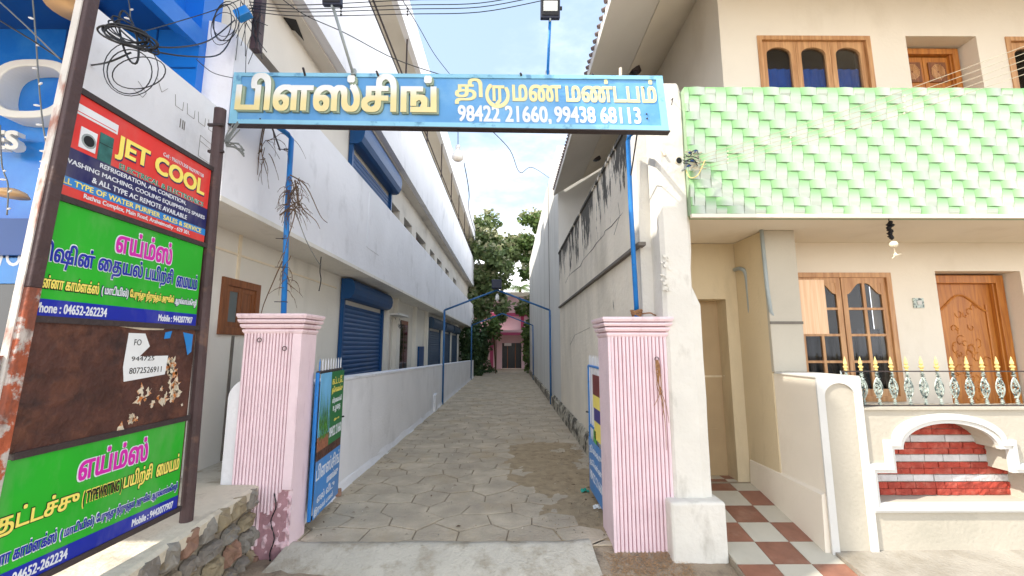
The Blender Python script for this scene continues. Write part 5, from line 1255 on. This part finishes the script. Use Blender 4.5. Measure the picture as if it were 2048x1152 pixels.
# board 1
b, o = bd(Z1t, Z1b + .012, 'advert_board', 'ink_red'); o['label'] = 'red and navy advert board for cooling appliance sales and service'
b.panel(MB(), 0, 1, .185, .46, .010, .0115).build('navy_band', 'ink_navy', o); b.panel(MB(), 0, 1, .10, .185, .010, .0115).build('cyan_band', 'ink_cyan', o)
b.text(o, 'JET COOL', .275, .955, .535, .80, 'ink_navy', .0115, .001, .05); b.text(o, 'JET COOL', .27, .95, .55, .815, 'yellow', .013, .001, .045)
b.text(o, 'Cell : 9363171350 9629397130', .58, .93, .845, .89, 'white_text', .0115, .001, .01)
b.text(o, 'ELECTRICAL & ELECTRONICS', .305, .955, .465, .525, 'white_text', .0115, .001, .05); b.text(o, 'ELECTRICAL & ELECTRONICS', .305, .955, .465, .525, 'ink_teal', .013, .001, .015)
for tx, a0, a1, b0, b1, m in (('REFRIGERATION, AIR CONDITION,', .20, .80, .385, .44, 'white_text'), ('WASHING MACHING, COOLING EQUIPMENTS SPARES', .02, .98, .30, .355, 'white_text'), ('& ALL TYPE AC REMOTE AVAILABLE', .17, .82, .215, .27, 'white_text'),
    ('ALL TYPE OF WATER PURIFIER  SALES & SERVICE', -.0, .96, .115, .17, 'yellow'), ('Rathna Complex, Main Road, Aralvaimozhy - 629 301.', .14, .86, .025, .085, 'white_text')):
    b.text(o, tx, a0, a1, b0, b1, m, .012, .001, .018)
b.panel(MB(), .04, .27, .80, .90, .010, .013).build('printed_air_conditioner', 'steel_white', o); b.panel(MB(), .05, .26, .82, .828, .013, .0135).build('printed_line', 'ink_red', o)
q = b.panel(MB(), .08, .165, .50, .70, .010, .013).build('printed_washing_machine', 'steel_white', o)
for R_, m, dd_ in ((.034, 'grey_pipe', .0132), (.025, 'ink_black', .0142)):
    c = b.at(.125, .59, dd_); MB().prism([c + Vector((0, R_ * math.cos(i * .3927), R_ * math.sin(i * .3927))) for i in range(16)], (.001, 0, 0)).build('printed_drum', m, q)
b.panel(MB(), .18, .255, .46, .74, .010, .013).build('printed_fridge', mat('printed_teal_fridge', srgb(50, 104, 100), .4, .4, 20), o); b.panel(MB(), .18, .255, .63, .636, .013, .0135).build('printed_line', 'ink_black', o)
# boards 2 and 4
def green_board(zt, zb, label, l2):
    b, o = bd(zt, zb, 'advert_board', 'ink_green'); o['label'] = label
    b.panel(MB(), 0, 1, 0, .145, .010, .0115).build('blue_band', 'ink_blue', o)
    b.text(o, 'எய்ம்ஸ்', .355, .745, .66, .93, 'white_text', .0115, .001, .075); b.text(o, 'எய்ம்ஸ்', .36, .74, .67, .92, 'ink_magenta', .013, .001, .035)
    for tx, a0, a1, b0, b1, m, m2 in l2:
        if m2: b.text(o, tx, a0 - .003, a1 + .003, b0 - .01, b1 + .01, m2, .0115, .001, .06)
        b.text(o, tx, a0, a1, b0, b1, m, .013, .001, .03)
    b.text(o, 'Phone : 04652-262234', .02, .36, .03, .115, 'white_text', .012, .001, .03); b.text(o, 'Mobile : 9442077907', .69, .965, .03, .105, 'white_text', .012, .001, .03)
    return b, o
l3 = [('உன்னா காம்ளக்ஸ்', .0, .30, .235, .345, 'yellow', 'ink_black'), ('( மாடியில்)', .315, .47, .225, .335, 'white_text', 'ink_navy'), ('பேருந்து நிறுத்தம் அருகில்', .48, .79, .22, .335, 'yellow', 'ink_black'), ('ஆரல்வாய்மொழி', .80, .985, .22, .325, 'white_text', 'ink_navy')]
def reorder(s):
    out = []
    for ch in s:
        if ch in 'ெேை' and out: out.insert(len(out) - 1, ch)
        else: out.append(ch)
    return ''.join(out)
l3 = [(reorder(a[0]),) + a[1:] for a in l3]
green_board(Z1b - .012, Z2b, 'green advert board below the red one, lettering in magenta and navy', [(reorder('மிஷின் தையல்'), -.01, .545, .40, .64, 'ink_blue', 'white_text'), (reorder('பயிற்சி'), .565, .765, .40, .63, 'ink_blue', 'white_text'), (reorder('மையம்'), .795, .975, .44, .62, 'ink_blue', 'white_text')] + l3)
green_board(Z3b - .012, Z4b, 'lowest green advert board, lettering in magenta and yellow', [(reorder('தட்டச்சு'), .06, .38, .40, .62, 'yellow', 'ink_black'), ('( TYPEWRITING )', .40, .60, .42, .56, 'ink_black', 'yellow'), (reorder('பயிற்சி'), .61, .785, .40, .62, 'yellow', 'ink_black'), (reorder('மையம்'), .815, .98, .45, .63, 'yellow', 'ink_black')] + [(a[0], a[1], a[2], a[3] - .02, a[4] - .02, 'ink_blue', 'white_text') for a in l3])
# bare board 3
b, o = bd(Z2b - .02, Z3b + .012, 'bare_board', 'rusty_sheet'); o['label'] = 'bare rusty brown board with torn paper scraps'
def scrap(pts, m, nm='paper_scrap', d=.0115): return MB().prism([b.at(a, c, d) for a, c in pts], Vector((.001, 0, 0))).build(nm, m, o)
nt = scrap([(.515, .93), (.62, .93), (.66, .80), (.60, .70), (.80, .70), (.79, .50), (.52, .46), (.505, .60)], 'paper', 'torn_notice')
for tx, a0, a1, b0, b1 in (('FO', .555, .60, .81, .87), ('944725', .55, .70, .655, .70), ('8072526911', .545, .76, .53, .59)): b.text(o, tx, a0, a1, b0, b1, 'ink_black', .013, .0008, .0)
r = random.Random(8)
for k in range(34):
    cx, cz = r.choice(((.86, .52), (.80, .30), (.66, .28), (.90, .30), (.6, .12), (.84, .62))); cx += r.gauss(0, .025); cz += r.gauss(0, .06); s = r.uniform(.008, .04)
    if cz > .7: continue
    scrap([(cx + s * r.uniform(.15, 1.5) * math.cos(a), cz + s * 2.0 * r.uniform(.15, 1.6) * math.sin(a)) for a in [.45 * q for q in range(14)]], 'torn', 'paper_shred', .0112)
scrap([(.90, .96), (.985, .94), (.985, .74), (.955, .70), (.93, .83)], 'ink_cyan'); scrap([(.76, .95), (.81, .97), (.80, .89), (.755, .88)], 'ink_cyan')
scrap([(.42, 1.03), (.76, 1.0), (.74, .975), (.60, .965), (.44, .99)], 'concrete_pale')

# stone retaining wall below the frame
rw = thing('rubble_wall', 'low rubble stone wall with pale cement ledge under the advert boards', 'wall')
a0, a1 = Vector((-1.93, 3.42, 0)), Vector((-1.62, 1.2, 0)); a1 = Vector((-1.70, 1.25, 0))
def fx(s, z): return a0.lerp(a1, s) + Vector((0, 0, z))
nrm = Vector((a0.y - a1.y, a1.x - a0.x, 0)).normalized(); nrm = nrm if nrm.x > 0 else -nrm
MB().prism([a0 - nrm * .02 + Vector((0, 0, -.15)), a1 - nrm * .02 + Vector((0, 0, -.15)), a1 - nrm * .6 + Vector((0, 0, -.15)), a0 - nrm * .5 + Vector((0, 0, -.15))], (0, 0, .60)).build('core', 'mortar', rw)
r = random.Random(77); z = -.14
while z < .40:
    hh = r.uniform(.10, .17); s = -.02 - r.uniform(0, .06)
    while s < 1:
        w = r.uniform(.06, .13); s0, s1 = max(s, 0), min(s + w, 1)
        if s1 - s0 > .02:
            k = 9; c = fx((s0 + s1) / 2, z + hh / 2); ex = (a1 - a0) * (s1 - s0) / 2; vs = []
            for lvl, (sc_, out) in enumerate(((1.0, 0), (.86, .035), (.45, .055))):
                for q in range(k):
                    a = 6.283 * q / k; ca, sa = math.cos(a), math.sin(a); pw = .55
                    rx = math.copysign(abs(ca) ** pw, ca); rz = math.copysign(abs(sa) ** pw, sa)
                    vs.append(c + ex * rx * sc_ * r.uniform(.86, .98) + Vector((0, 0, rz * hh / 2 * sc_ * r.uniform(.86, .98))) + nrm * (out * r.uniform(.5, 1.2) - .01))
            mb = MB(); mb.add(vs, [(l * k + q, l * k + (q + 1) % k, (l + 1) * k + (q + 1) % k, (l + 1) * k + q) for l in range(2) for q in range(k)] + [tuple(2 * k + q for q in range(k))])
            mb.build('stone', 'rubble%d' % r.randrange(5), rw, smooth=False)
        s += w
    z += hh
mb = MB(); n_ = 30; vs = []
for i in range(n_ + 1):
    s = i / n_; w = .01 * noise.noise(Vector((s * 14, 0, 1)))
    e = a0.lerp(a1, s) + nrm * (.015 + w + .02 * noise.noise(Vector((s * 30, 3, 1)))); bk = a0.lerp(a1, s) - nrm * 1.1
    for p, z_ in ((e, .38 + .02 * noise.noise(Vector((s * 20, 9, 1)))), (e + nrm * .003, .442), (e - nrm * .02, .456), (bk, .458)): vs.append((p.x, p.y, z_))
mb.add(vs, [(i * 4 + q, i * 4 + q + 1, (i + 1) * 4 + q + 1, (i + 1) * 4 + q) for i in range(n_) for q in range(3)]); mb.build('cement_ledge', 'concrete_pale', rw)
MB().box(-9, -2.05, 1.0, 3.46, -.1, .449).build('ledge_fill', 'concrete_pale', rw)

# ================================================================== BLUE SHOP
sh = thing('blue_shop', 'blue panelled shop front with large white letters at far left', 'shop')
YS = 3.0
MB().box(-7, -2.41, YS, YS + .2, 2.42, 4.6).build('upper_panel', 'shop_blue', sh)
MB().box(-7, -2.72, YS - .02, YS + .2, 2.15, 2.42).build('dark_fascia', 'shop_blue_dk', sh)
sf = MB().box(-7, -2.72, YS + .05, YS + .1, .45, 2.15).build('shop_window', 'glass_dark', sh)
MB().box(-7, -2.66, YS + .3, YS + .4, .45, 4.5).build('inner_wall', 'shop_black', sh)
# canopy, its underside shade put into a darker blue, with bright side strip
MB().box(-7, -2.62, 1.0, YS, 3.95, 4.05).build('canopy', 'shop_blue_dk', sh)
MB().prism([(-2.62, 1.0, 3.93), (-2.40, 1.0, 3.80), (-2.40, 1.0, 3.95), (-2.62, 1.0, 4.05)], (0, 2.0, 0)).build('canopy_fin', 'shop_blue', sh)
MB().box(-7, -2.55, 1.0, YS + .3, 4.06, 6.6).build('sun_blocker', 'shop_blue', sh); MB().box(-7, -2.56, 2.2, YS + .3, 6.6, 8.4).build('sun_blocker', 'shop_blue', sh)  # unseen masses added above the canopy to shade gateway, pillars and low wall
for x in (-2.75, -3.45, -4.2): MB().box(x, x + .012, YS - .004, YS + .002, 2.42, 3.95).build('panel_joint', 'shop_blue_dk', sh)
MB().box(-7, -2.42, YS - .004, YS + .002, 3.62, 3.632).build('panel_joint', 'shop_blue_dk', sh)
# the ring-shaped letter
def ringO(cx, cz, rx, rz, w, y0, y1, pw=.72):
    n_ = 40; mb = MB(); vs = []
    for R_ in (0, 1):
        for y in (y0, y1):
            for i in range(n_):
                a = 6.2832 * i / n_; ca, sa = math.cos(a), math.sin(a); X_, Z_ = (rx - w * R_), (rz - w * .75 * R_)
                vs.append((cx + X_ * math.copysign(abs(ca) ** pw, ca), y, cz + Z_ * math.copysign(abs(sa) ** pw, sa)))
    fs = []
    for i in range(n_):
        j = (i + 1) % n_; fs += [(i, j, 2 * n_ + j, 2 * n_ + i), (i, n_ + i, n_ + j, j), (2 * n_ + i, 2 * n_ + j, 3 * n_ + j, 3 * n_ + i)]
    mb.add(vs, fs); return mb
l_, r_ = P(-20, 180, Y=2.88), P(146, 180, Y=2.88); tz, bz = P(70, 121, Y=2.88).z, P(70, 238, Y=2.88).z
ringO((l_.x + r_.x) / 2, (tz + bz) / 2, (r_.x - l_.x) / 2, (tz - bz) / 2, .072, 2.86, 3.0).build('raised_letter', 'shop_trim', sh, bevel=.008)
SB = Board(P(-60, 305, Y=2.93), P(56, 308, Y=2.93), P(-60, 262, Y=2.93), P(56, 266, Y=2.93))
SB.text(sh, 'ES', .50, .97, .05, .95, 'shop_trim', d=0, thick=.05, bold=.04, name='raised_letter')
WN = Board(P(-10, 545, Y=3.04), P(45, 545, Y=3.04), P(-10, 485, Y=3.04), P(45, 485, Y=3.04))
MB().box(-7, -2.95, 3.03, 3.045, 1.95, 2.14).build('window_sticker', 'ink_cyan', sh); WN.text(sh, 'VO', .0, 1., .2, .8, 'white_text', d=.01, thick=.002, bold=.02)
r = random.Random(3)
for row, z in enumerate((1.9, 1.72, 1.54)):
    for k in range(3):
        x = -3.35 + k * .13 - .05 * row; MB().box(x, x + .10, 3.2, 3.26, z - .13, z).build('goods_box', ('rubble1', 'rubble0', 'grey_pipe')[(k + row) % 3], sh)
MB().lathe((-3.22, 2.9, 1.50), [(.002, 0), (.03, .002), (.03, .012), (.002, .014)], 12).build('door_knob', 'grey_pipe', sh)
# small dome lamps on the blue wall
for (u, v, s) in ((150, 22, .16), (22, 392, .09)):
    c = P(u, v, Y=2.75); MB().lathe(c, [(s, 0), (s * .8, .03), (s * .3, .05)], 20).build('dish_lamp', mat('peach_lamp_shade', srgb(232, 190, 140), .5, .05, 5), sh, smooth=True)
# white side parapet with faint drawings
wp = thing('side_parapet', 'white slanting side parapet with pencil sketches between blue shop and white building', 'parapet')
MB().box(-2.30, -2.215, 2.02, 3.06, 2.78, 3.30).build('wall', 'white_band', wp)
SPB = Board((-2.214, 2.02, 2.78), (-2.214, 3.06, 2.78), (-2.214, 2.02, 3.30), (-2.214, 3.06, 3.30))
if SPB.n.x < 0: SPB.n = -SPB.n
mb = MB()
def sk(pts):
    for a, c in zip(pts, pts[1:]): mb.tube([SPB.at(*a, .001), SPB.at(*c, .001)], .0012, 4)
sk([(.30, .55), (.36, .48), (.34, .40), (.28, .42)]); sk([(.42, .75), (.46, .62), (.50, .72)])
for k in range(4): x = .56 + k * .10; sk([(x, .72), (x + .01, .58), (x + .07, .58), (x + .07, .70)])
sk([(.80, .42), (.80, .12), (.97, .10), (.97, .38), (.80, .42)]); sk([(.80, .34), (.97, .30)])
stuff(mb.build('pencil_sketch', 'grey_ledge', wp)); 
for a in (.62, .64, .655): SPB.panel(MB(), a, a + .006, .34, .46, .0, .001).build('pencil_mark', 'grey_ledge', wp)
# white upper storey behind the shop
# hanging LED light strings
def ledstring(pts, label, seed, n_=10):
    t = thing('light_string', label, 'light string', 'hanging light strings'); s_ = smooth_pts(pts, 8); MB().tube(s_, .004, 5).build('flex', 'wire_grey', t, smooth=True); r = random.Random(seed)
    for k in range(n_):
        p = s_[int((k + .5) / n_ * len(s_))]; d = Vector((r.choice((-1, 1)) * r.uniform(.02, .035), -.01, r.uniform(-.004, .012))); MB().tube([p, p + d * .6, p + d], [.003, .007, .004], 6).build('led_bulb', 'bulb', t)
ledstring([P(64, -20, Y=2.3), P(72, 80, Y=2.3), P(78, 170, Y=2.3), P(86, 250, Y=2.3), P(96, 310, Y=2.3), P(92, 345, Y=2.3)], 'white LED string hanging in front of the big ring letter', 1, 11)
ledstring([P(0, 250, Y=2.5), P(4, 330, Y=2.5), P(16, 370, Y=2.5), P(14, 430, Y=2.5)], 'short LED string at the far left edge beside the dark awning', 2, 6)
ledstring([P(256, -10, Y=2.6), P(260, 20, Y=2.6), P(261, 42, Y=2.6)], 'short LED string end hanging above the cable coil', 3, 3)
ledstring([P(158, -10, Y=2.2), P(162, 40, Y=2.2), P(150, 90, Y=2.2)], 'LED string end beside the brown post top', 4, 3)
# purple board corner at the lower left edge
t = thing('small_board', 'dark purple board corner cut by the left photo edge', 'sign')
c = P(14, 728, Y=2.4); BB = Board((c.x - .5, 2.4, c.z - .32), (c.x, 2.4, c.z - .32), (c.x - .5, 2.4, c.z), (c.x, 2.4, c.z))
BB.panel(MB(), 0, 1, 0, 1, 0, .01).build('panel', 'ink_purple', t); BB.panel(MB(), .985, 1.0, 0, 1, .01, .012).build('border', 'paper', t)
for k, tx in enumerate(('SALES', 'SERVICE', 'SPARES')): BB.text(t, tx, .80, .975, .62 - k * .2, .74 - k * .2, 'white_text', .011, .001, .02)

# ================================================================== POLE WITH TANGLED CABLES
t = thing('utility_post', 'brown steel post with blue junction box beside the sign top left', 'post')
MB().box(-1.98, -1.92, 2.94, 3.0, 3.75, 5.2).build('post', 'rust_post', t)
c = P(486, 28, Y=2.85); o = MB().box(-.052, .052, -.03, .03, -.035, .035).build('junction_box', 'ink_cyan', t, bevel=.004); o.location = c; o.rotation_euler = (0, -.5, 0)
rc = random.Random(17)
def coil(cu, cv, ru, rv, Y, n_, label, ang=0, seed=0, r_=.0045):
    rr = random.Random(seed); mb = MB()
    for k in range(n_):
        pts = []; a0_ = rr.uniform(0, 6.28); R1, R2 = ru * rr.uniform(.6, 1.1), rv * rr.uniform(.6, 1.1); du, dv = rr.gauss(0, ru * .12), rr.gauss(0, rv * .12); rot = ang + rr.gauss(0, .25)
        for i in range(26):
            a = a0_ + i * 6.283 / 24; x, y = R1 * math.cos(a), R2 * math.sin(a); pts.append(P(cu + du + x * math.cos(rot) - y * math.sin(rot), cv + dv + x * math.sin(rot) + y * math.cos(rot), Y=Y + .02 * math.sin(a + k)))
        mb.tube(pts, r_ * rr.uniform(.7, 1.2), 5)
    return tag(mb.build('cable_coil', 'wire', smooth=True), label, 'cable', 'coiled spare cables')
coil(256, 72, 62, 17, 1.97, 11, 'thick dark cable coil hanging over the white side parapet', .62, 1)
coil(268, 140, 50, 50, 1.97, 3, 'two loose loops of dark cable below the thick coil', -.1, 2, .0032)
coil(448, 45, 26, 40, 2.7, 4, 'loose cable loops hanging beside the blue junction box', .1, 5, .003)
cable('overhead_cable', [P(-10, 35, Y=2.2), P(60, 78, Y=2.2), P(140, 126, Y=2.2), P(205, 127, Y=2.0), P(262, 105, Y=1.97)], .0045, 'wire', 'dark cable sagging in from the left edge to the coil')
cable('overhead_cable', [P(-10, -5, Y=2.2), P(50, 50, Y=2.2), P(120, 118, Y=2.2)], .004, 'wire_grey', 'thin cable slanting down across the ring letter')
cable('overhead_cable', [P(290, 92, Y=1.97), P(360, 94, Y=2.2), P(420, 80, Y=2.6), P(470, 40, Y=2.8)], .0045, 'wire', 'upper of two cables from the coil to the post with the blue box')
cable('overhead_cable', [P(295, 100, Y=1.97), P(370, 112, Y=2.2), P(440, 108, Y=2.6), P(470, 60, Y=2.8)], .0045, 'wire', 'lower of two cables from the coil to the post with the blue box')
cable('overhead_cable', [P(290, 62, Y=1.97), P(350, 45, Y=2.3), P(430, 20, Y=2.7), P(490, -5, Y=2.9)], .003, 'wire', 'thin cable rising from the coil to the top of the photo')
cable('overhead_cable', [P(392, 118, Y=2.8), P(425, 145, Y=2.9), P(466, 156, Y=2.98)], .003, 'wire', 'short cable reaching the upper left corner of the sign')
for k, (v0, v1, v2) in enumerate(((4, 6, -14), (10, 14, -4), (16, 20, 4), (22, 28, 14))):
    names = ['highest', 'second', 'third', 'lowest']
    cable('overhead_cable', [P(498, v0, Y=2.9), P(600, v1 + 4, Y=2.85), P(815, v2 + 14, Y=2.8), P(960, v2 + 10, Y=2.75), P(1090, v2 - 14, Y=2.7)], .0032, 'wire', names[k] + ' of four dark overhead cables above the sign', 'overhead cables above the sign')
cable('overhead_cable', [P(560, -5, Y=3.0), P(610, 30, Y=3.05), P(690, 66, Y=3.1), P(790, 118, Y=3.2), P(890, 152, Y=3.3)], .0035, 'wire', 'single cable slanting down right behind the sign top')
mb = MB()
for u in (815, 682): 
    for k in range(3): mb.lathe(P(u, 17 + k * 6, Y=2.8), [(.004, -.008), (.008, 0), (.004, .008)], 6)
tag(mb.build('cable_spacer', 'ink_black'), 'black spacers clipped on the overhead cables above the sign', 'spacer')
mb = MB(); rr = random.Random(44)
for k in range(16):
    a = P(488 + rr.uniform(-16, 44), rr.uniform(-6, 36), Y=2.93); b_ = P(486 + rr.uniform(-16, 60), rr.uniform(30, 150), Y=2.95); m_ = a.lerp(b_, .5) + Vector((rr.uniform(-.06, .06), -.02, rr.uniform(-.03, .03)))
    mb.tube(smooth_pts([a, m_, b_], 5), .0028, 4)
tag(mb.build('wire_tangle', 'wire'), 'black and grey wire tangle hanging from the post above the sign', 'wires')
mb = MB()
for k in range(6):
    pts = [P(533 - 60 + rr.uniform(-8, 8), 250 + rr.uniform(-8, 10), Y=3.0), P(450 + rr.uniform(-6, 10), 282 + rr.uniform(-4, 10), Y=2.95), P(470 + rr.uniform(-4, 8), 290 + rr.uniform(-4, 6), Y=2.95), P(488, 300 + rr.uniform(-2, 14), Y=2.95)]
    mb.tube(smooth_pts(pts, 4), .005, 5)
tag(mb.build('wire_tangle', 'wire_grey'), 'grey conduit and wires bent out of the wall below the sign left end', 'wires')
cable('loose_wire', [P(590, 420, Y=3.5), P(612, 480, Y=3.6), P(635, 522, Y=3.8), P(642, 530, Y=3.9)], .004, 'wire_grey', 'grey wire hanging from the vines down to the parapet edge')
cable('loose_wire', [P(644, 500, X=-2.3), P(640, 540, X=-2.3), P(642, 560, X=-2.3), P(638, 582, X=-2.3)], .006, 'wire', 'short dark twisted wire end hanging below the first parapet')

# ================================================================== ARCH FRAMES over the path
def arch_frame(Y, label):
    t = thing('pipe_arch', label, 'arch', 'blue pipe arch frames'); xa, xb, zc, za = XL + .02, XR - .06, 2.47, 3.02; xm = (xa + xb) / 2
    for x in (xa, xb): MB().tube([(x, Y, -.02), (x, Y, zc)], .028, 8).build('post', 'blue_arch', t, smooth=True)
    for x in (xa, xb): MB().tube([(x, Y, zc), (xm, Y, za)], .026, 8).build('rafter', 'blue_arch', t, smooth=True)
    return t, Vector((xm, Y, za))
t1_, ap1 = arch_frame(11.35, 'nearer blue pipe arch across the alley')
t2_, ap2 = arch_frame(19.6, 'farther blue pipe arch before the pink hall')
t = thing('arch_lamp', 'dark box lamp with white bulb at the top of the nearer blue arch', 'lamp')
MB().box(ap1.x - .15, ap1.x + .12, 11.2, 11.5, ap1.z + .03, ap1.z + .27).build('lamp_box', 'lamp_body', t, bevel=.02); MB().lathe((ap1.x, 11.3, ap1.z - .25), [(.02, -.06), (.06, 0), (.05, .08), (.02, .14)], 12).build('globe', 'bulb', t, smooth=True)

# ================================================================== PINK HALL at the end
ph = thing('pink_hall', 'pink hall with magenta trim and dark entrance at the end of the alley', 'building'); YP = 29.5
xd0, xd1 = P(1004, 700, Y=YP).x, P(1043, 700, Y=YP).x; zd = P(1020, 686, Y=YP).z
wall_y(YP, YP + .4, -8, 9, -.15, 5.2, [(xd0, xd1, -.15, zd)]).build('wall', 'pink_house', ph)
MB().box(xd0, xd1, YP + .3, YP + .38, 0, zd).build('door_void', 'shop_black', ph)
for x in (xd0 + .35, xd0 + .9): MB().box(x, x + .06, YP + .2, YP + .28, 0, zd).build('door_frame', 'wood_brown', ph)
MB().box(-8, 9, YP - 2.2, YP - .0, 2.30, 2.55).build('porch_slab', 'pink_house', ph); MB().box(-8, 9, YP - 2.26, YP - 2.19, 2.22, 2.40).build('porch_edge', 'magenta', ph)
for x in (-1.25, 2.2, -5): MB().box(x, x + .2, YP - 2.1, YP - 1.7, -.1, 2.3).build('porch_column', 'magenta' if x == -1.25 else 'pink_house', ph)
for k in range(4): x = -3 + k * 1.9; MB().box(x, x + .22, YP - .06, YP, 2.56, 3.6).build('magenta_pilaster', 'magenta', ph)
MB().box(-8, 9, YP - .5, YP + .0, 3.6, 3.8).build('upper_ledge', 'magenta', ph); MB().box(-8, 9, YP - .35, YP - .02, 4.95, 5.25).build('cornice', 'cream', ph)
MB().box(xd0 + .15, xd0 + .65, YP - .1, YP - .02, zd - .2, zd + .0).build('door_sign', 'paper', ph)
for k in range(2): MB().box(P(1010, 660, Y=YP).x - 1.2 + k * .9, P(1010, 660, Y=YP).x - .8 + k * .9, YP - .03, YP - .001, 4.0, 4.5).build('vent', 'shop_black', ph)

# ================================================================== TREES
def leaves(mb, c, rad, n, size, r, squash=1.0):
    for _ in range(n):
        while True:
            d = Vector((r.uniform(-1, 1), r.uniform(-1, 1), r.uniform(-1, 1)))
            if .25 < d.length < 1: break
        p = c + Vector((d.x * rad, d.y * rad, d.z * rad * squash)); s = size * r.uniform(.6, 1.3)
        t_ = Vector((r.uniform(-1, 1), r.uniform(-1, 1), r.uniform(-1.1, .4))).normalized(); q = t_.cross(Vector((r.uniform(-1, 1), r.uniform(-1, 1), r.uniform(0.2, 1)))).normalized()
        nn = len(mb.v); b_ = q * s * .42; k = q.cross(t_) * s * .12
        mb.v += [tuple(p), tuple(p + t_ * s * .5 + b_ - k), tuple(p + t_ * s), tuple(p + t_ * s * .5 - b_ - k)]; mb.f.append((nn, nn + 1, nn + 2, nn + 3))
def tree(label, base, lobes, size, m, seed, m2=None, cat='tree'):
    """lobes: (u, v, Y, radius, leaves)"""
    t = thing('tree', label, cat); r = random.Random(seed); base = Vector(base); tm = MB(); cs = [P(u, v, Y=Y) for u, v, Y, *_ in lobes]
    top = sum(cs, Vector()) / len(cs); fork = base.lerp(top, .45); fork.x = base.x + (top.x - base.x) * .25
    tm.tube(smooth_pts([base, base.lerp(fork, .5) + Vector((.08, 0, 0)), fork], 4), [.22 - .1 * i / 8 for i in range(9)], 8)
    for c in cs:
        s_ = smooth_pts([fork, fork.lerp(c, .5) + Vector((r.uniform(-.3, .3), r.uniform(-.3, .3), .2)), c], 4); tm.tube(s_, [.10 - .085 * i / len(s_) for i in range(len(s_))], 5)
    tm.build('trunk', 'bark', t, smooth=True); cr_ = MB(); fl_ = MB()
    for (u, v, Y, R_, n_), c in zip(lobes, cs):
        for k in range(7):
            d = Vector((r.gauss(0, .45), r.gauss(0, .45), r.gauss(0, .42))) * R_; leaves(cr_, c + d, R_ * r.uniform(.35, .6), n_ // 7, size, r, .8)
            if m2: leaves(fl_, c + d + Vector((0, 0, R_ * .35)), R_ * .4, n_ // 28, size * .9, r, .7)
    cr_.build('crown', m, t); 
    if m2: fl_.build('flowering_tips', m2, t)
    return t
tree('tall leafy tree behind the white building, dark green with pale flowering tops', (-3.2, 27.2, -.1), [(960, 455, 27.5, 1.5, 1300), (985, 500, 27, 1.4, 1300), (955, 540, 26.5, 1.5, 1300), (1000, 620, 25.8, .55, 350), (990, 565, 26, 1.1, 900), (950, 610, 26, 1.3, 1000), (1012, 505, 27, 1.0, 800), (925, 500, 28, 1.6, 900), (990, 590, 27, .6, 350)], .32, 'leaf_a', 3, 'leaf_c')
tree('tree with bright upper leaves showing above the tall grey block', (3.0, 27.5, -.1), [(1075, 440, 28, 1.2, 900), (1062, 500, 27.5, 1.2, 1000), (1085, 560, 27, 1.2, 800), (1062, 620, 26.5, .9, 700), (1050, 480, 28, .7, 300)], .30, 'leaf_b', 5, 'leaf_c')
# palm
t = thing('palm_tree', 'coconut palm fronds between the trees above the pink hall', 'tree'); c = P(1040, 575, Y=33); mb = MB()
mb.tube([(c.x, 33, -.1), (c.x + .2, 33, c.z * .5), c], [.18, .15, .12], 8); mb.build('trunk', 'bark', t); r = random.Random(2)
for k in range(15):
    a = k * .42; el = r.uniform(-.1, .9); L_ = r.uniform(1.5, 2.3); fb = MB(); pts = []
    for i in range(11):
        s = i / 10; pts.append(c + Vector((math.cos(a) * L_ * s, math.sin(a) * L_ * s, L_ * (math.sin(el) * s - .75 * s * s))))
    fb.tube(pts, [.02 - .015 * i / 10 for i in range(11)], 4)
    for i in range(1, 11):
        for sd in (-1, 1):
            for q in range(2):
                p = pts[i].lerp(pts[i - 1], q * .5); d = (pts[i] - pts[i - 1]).normalized(); sdv = d.cross(Vector((0, 0, 1))).normalized() * sd; e = p + (d * .35 + sdv * .5 + Vector((0, 0, -.35))) * .75 * math.sin(math.pi * (i / 11) ** .7 + .15)
                w = d * .03; fb.quad(p - w, p + w, e + w * .2, e - w * .2)
    fb.build('frond', 'leaf_b', t)
def bush(label, u, v0, v1, Y, R_, n_, m, seed):
    t = thing('bush', label, 'bush'); r = random.Random(seed); a, b_ = P(u, v0, Y=Y), P(u, v1, Y=Y); mb = MB(); st = MB()
    for k in range(9):
        c = b_.lerp(a, (k + .5) / 9) + Vector((r.gauss(0, R_ * .25), r.gauss(0, R_ * .3), 0)); leaves(mb, c, R_ * r.uniform(.6, .9), n_ // 9, .20, r, .9)
        st.tube([(b_.x, b_.y, 0), c], [.03, .01], 5)
    mb.build('foliage', m, t); st.build('stem', 'bark', t); return t
bush('tall dark shrub left of the pink hall entrance', 960, 650, 745, 24.5, .75, 2200, 'leaf_d', 1)
bush('dark shrub close to the end of the white building', 940, 665, 750, 22.5, .6, 1500, 'leaf_d', 2)
bush('bright green shrub right of the pink hall entrance', 1062, 640, 742, 24.5, .5, 1600, 'leaf_b', 3)
bush('drooping shrub branches over the pink hall porch', 992, 640, 668, 24.0, .5, 500, 'leaf_b', 6)
